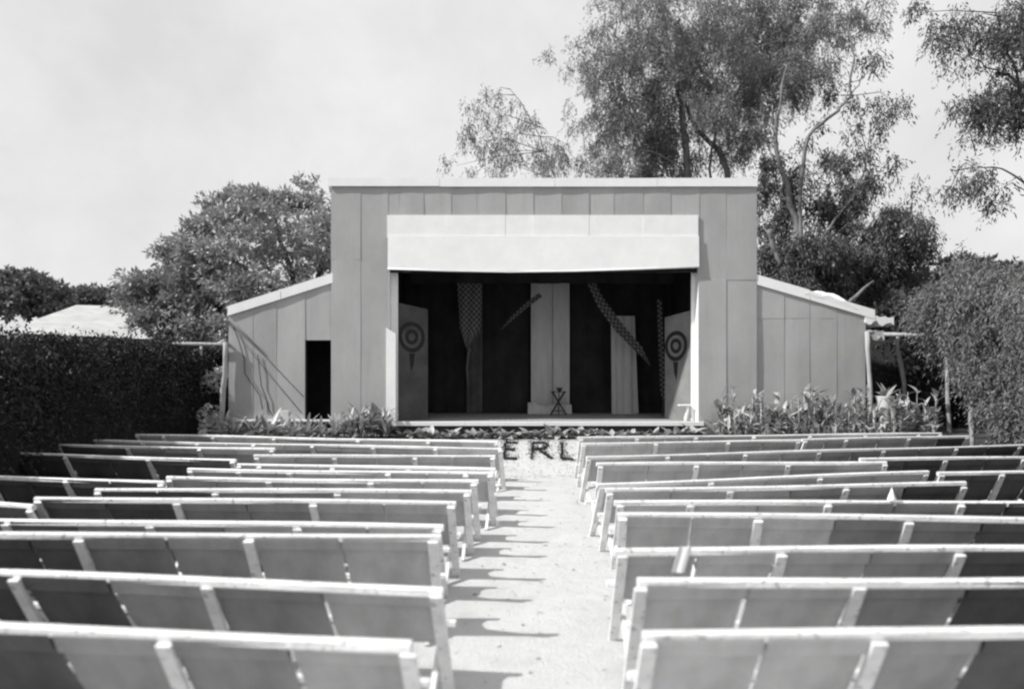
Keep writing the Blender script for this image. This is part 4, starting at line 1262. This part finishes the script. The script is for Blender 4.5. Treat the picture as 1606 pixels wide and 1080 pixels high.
GL, GR = 'benches left of the aisle', 'benches right of the aisle'
def falloff_l(t): return 'canvas_dim' if t < .22 else ('canvas_half_dim' if t < .55 else 'canvas')  # tone steps darker outward, painting in the dimming away from the aisle
def falloff_r(t): return 'canvas_dim' if t > .74 else ('canvas_half_dim' if t > .45 else 'canvas')  # same painted dimming, mirrored for the right block
SEATY = .5
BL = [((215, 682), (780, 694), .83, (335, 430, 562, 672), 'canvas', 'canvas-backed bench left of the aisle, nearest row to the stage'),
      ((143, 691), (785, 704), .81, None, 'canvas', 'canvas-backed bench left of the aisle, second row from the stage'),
      ((93, 699), (430, 705), .79, (202, 314), falloff_l, 'outer canvas-backed bench by the hedge, third row from the stage on the left'),
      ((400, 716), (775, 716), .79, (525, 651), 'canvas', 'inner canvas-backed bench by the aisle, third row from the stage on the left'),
      ((-15, 711), (368, 722), .80, (105, 235), 'canvas_dim', 'outer canvas bench in painted dim-light tone by the hedge, fourth row from the stage on the left'),
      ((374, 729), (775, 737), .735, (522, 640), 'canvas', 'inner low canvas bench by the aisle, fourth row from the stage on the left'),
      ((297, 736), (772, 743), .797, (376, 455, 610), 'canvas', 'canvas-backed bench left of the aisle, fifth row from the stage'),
      ((-15, 747), (256, 757), .80, (105,), 'canvas_dim', 'outer canvas bench in painted dim-light tone by the hedge, sixth row from the stage on the left'),
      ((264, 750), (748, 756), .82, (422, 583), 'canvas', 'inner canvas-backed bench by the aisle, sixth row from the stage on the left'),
      ((152, 769), (737, 772), .81, (341, 530), falloff_l, 'canvas-backed bench left of the aisle, seventh row from the stage'),
      ((-70, 788), (50, 796), .80, None, 'canvas_dim', 'outer canvas bench in painted dim-light tone at the left edge beside the eighth row'),
      ((58, 782), (712, 790), .852, (280, 492), falloff_l, 'canvas-backed bench left of the aisle, fourth nearest the camera'),
      ((-40, 811), (692, 832), (.785, .725), (237, 466), falloff_l, 'lower canvas-backed bench left of the aisle, third nearest the camera'),
      ((-45, 840), (688, 842), .878, (126, 394), falloff_l, 'canvas-backed bench left of the aisle, second nearest the camera'),
      ((-60, 897), (690, 925), .81, (326,), falloff_l, 'slanting canvas-backed bench left of the aisle, nearest the camera in full view'),
      ((-90, 985), (640, 1012), .83, None, falloff_l, 'canvas-backed bench at the bottom edge left of the aisle')]
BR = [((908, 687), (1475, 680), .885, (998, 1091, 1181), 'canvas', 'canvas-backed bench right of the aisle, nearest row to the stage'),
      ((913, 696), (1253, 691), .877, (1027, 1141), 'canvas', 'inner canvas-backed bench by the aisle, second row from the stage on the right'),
      ((1259, 690), (1517, 684), .877, (1326, 1424), falloff_r, 'outer canvas-backed bench by the creeper, second row from the stage on the right'),
      ((921, 718), (1640, 698), .793, (1046, 1167, 1284, 1384, 1498), falloff_r, 'long canvas-backed bench right of the aisle, third row from the stage'),
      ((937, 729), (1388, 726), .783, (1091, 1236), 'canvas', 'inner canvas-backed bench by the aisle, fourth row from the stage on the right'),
      ((1350, 721), (1650, 718), .80, (1482,), 'canvas_dim', 'outer canvas bench in painted dim-light tone by the creeper, fourth row from the stage on the right'),
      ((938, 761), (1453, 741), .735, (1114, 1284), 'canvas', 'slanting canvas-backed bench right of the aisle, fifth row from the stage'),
      ((1472, 742), (1660, 741), .78, (1570,), 'canvas_dim', 'outer canvas bench in painted dim-light tone at the right edge beside the slanting fifth row'),
      ((953, 770), (1512, 760), .80, (1144, 1325), falloff_r, 'canvas-backed bench right of the aisle, sixth row from the stage'),
      ((966, 788), (1650, 788), .808, (1081, 1297, 1505), falloff_r, 'canvas-backed bench right of the aisle, fourth nearest the camera'),
      ((972, 808), (1660, 817), .853, (1188, 1424), falloff_r, 'canvas-backed bench right of the aisle, third nearest the camera'),
      ((967, 864), (1660, 862), .82, (1221, 1501), falloff_r, 'canvas-backed bench right of the aisle with white paper on its rail'),
      ((1005, 914), (1680, 910), .863, None, falloff_r, 'canvas-backed bench right of the aisle, just in front of the camera'),
      ((1015, 998), (1720, 992), .84, None, falloff_r, 'canvas-backed bench at the bottom edge right of the aisle')]
for a, b, h, sp, tn, lab in BL: bench(a, b, h, sp, tn, lab, GL)
for a, b, h, sp, tn, lab in BR: bench(a, b, h, sp, tn, lab, GR)

# papers left on the benches
def paper(px, py, h, w, l, tiltz, label, fold=.5):
    p = on_height(px, py, h)
    P = []
    for i in range(7):
        t = i / 6
        yy = -.05 - .02 * t * fold + .035 * t; zz = .045 - l * t
        P.append([(w * (u - .5) + tiltz * t * l, yy + .01 * math.sin(6 * u), zz) for u in (0, .25, .5, .75, 1)])
    Q = [[(x, y + .002, z + .001) for x, y, z in r] for r in P]
    o = solid(P, Q).build('paper_sheet', M['paper']); o.location = p
    return tag(o, label, 'paper', 'papers left on the benches')
paper(1072, 864, .82, .10, .20, -.25, 'white paper hanging over a bench rail right of the aisle')
p = on_height(1398, 789, .808)
P = [[(.05 * (1 - t) * math.cos(a), -.01 + .04 * (1 - t) * math.sin(a), .04 + .13 * t + .01 * math.sin(3 * a)) for a in [k * math.pi / 4 for k in range(9)]] for t in (0, .3, .6, .85, 1)]
o = MB().grid(P, False).build('paper_twist', M['paper']); o.location = p
tag(o, 'crumpled twist of white paper standing on a bench rail at right', 'paper', 'papers left on the benches')
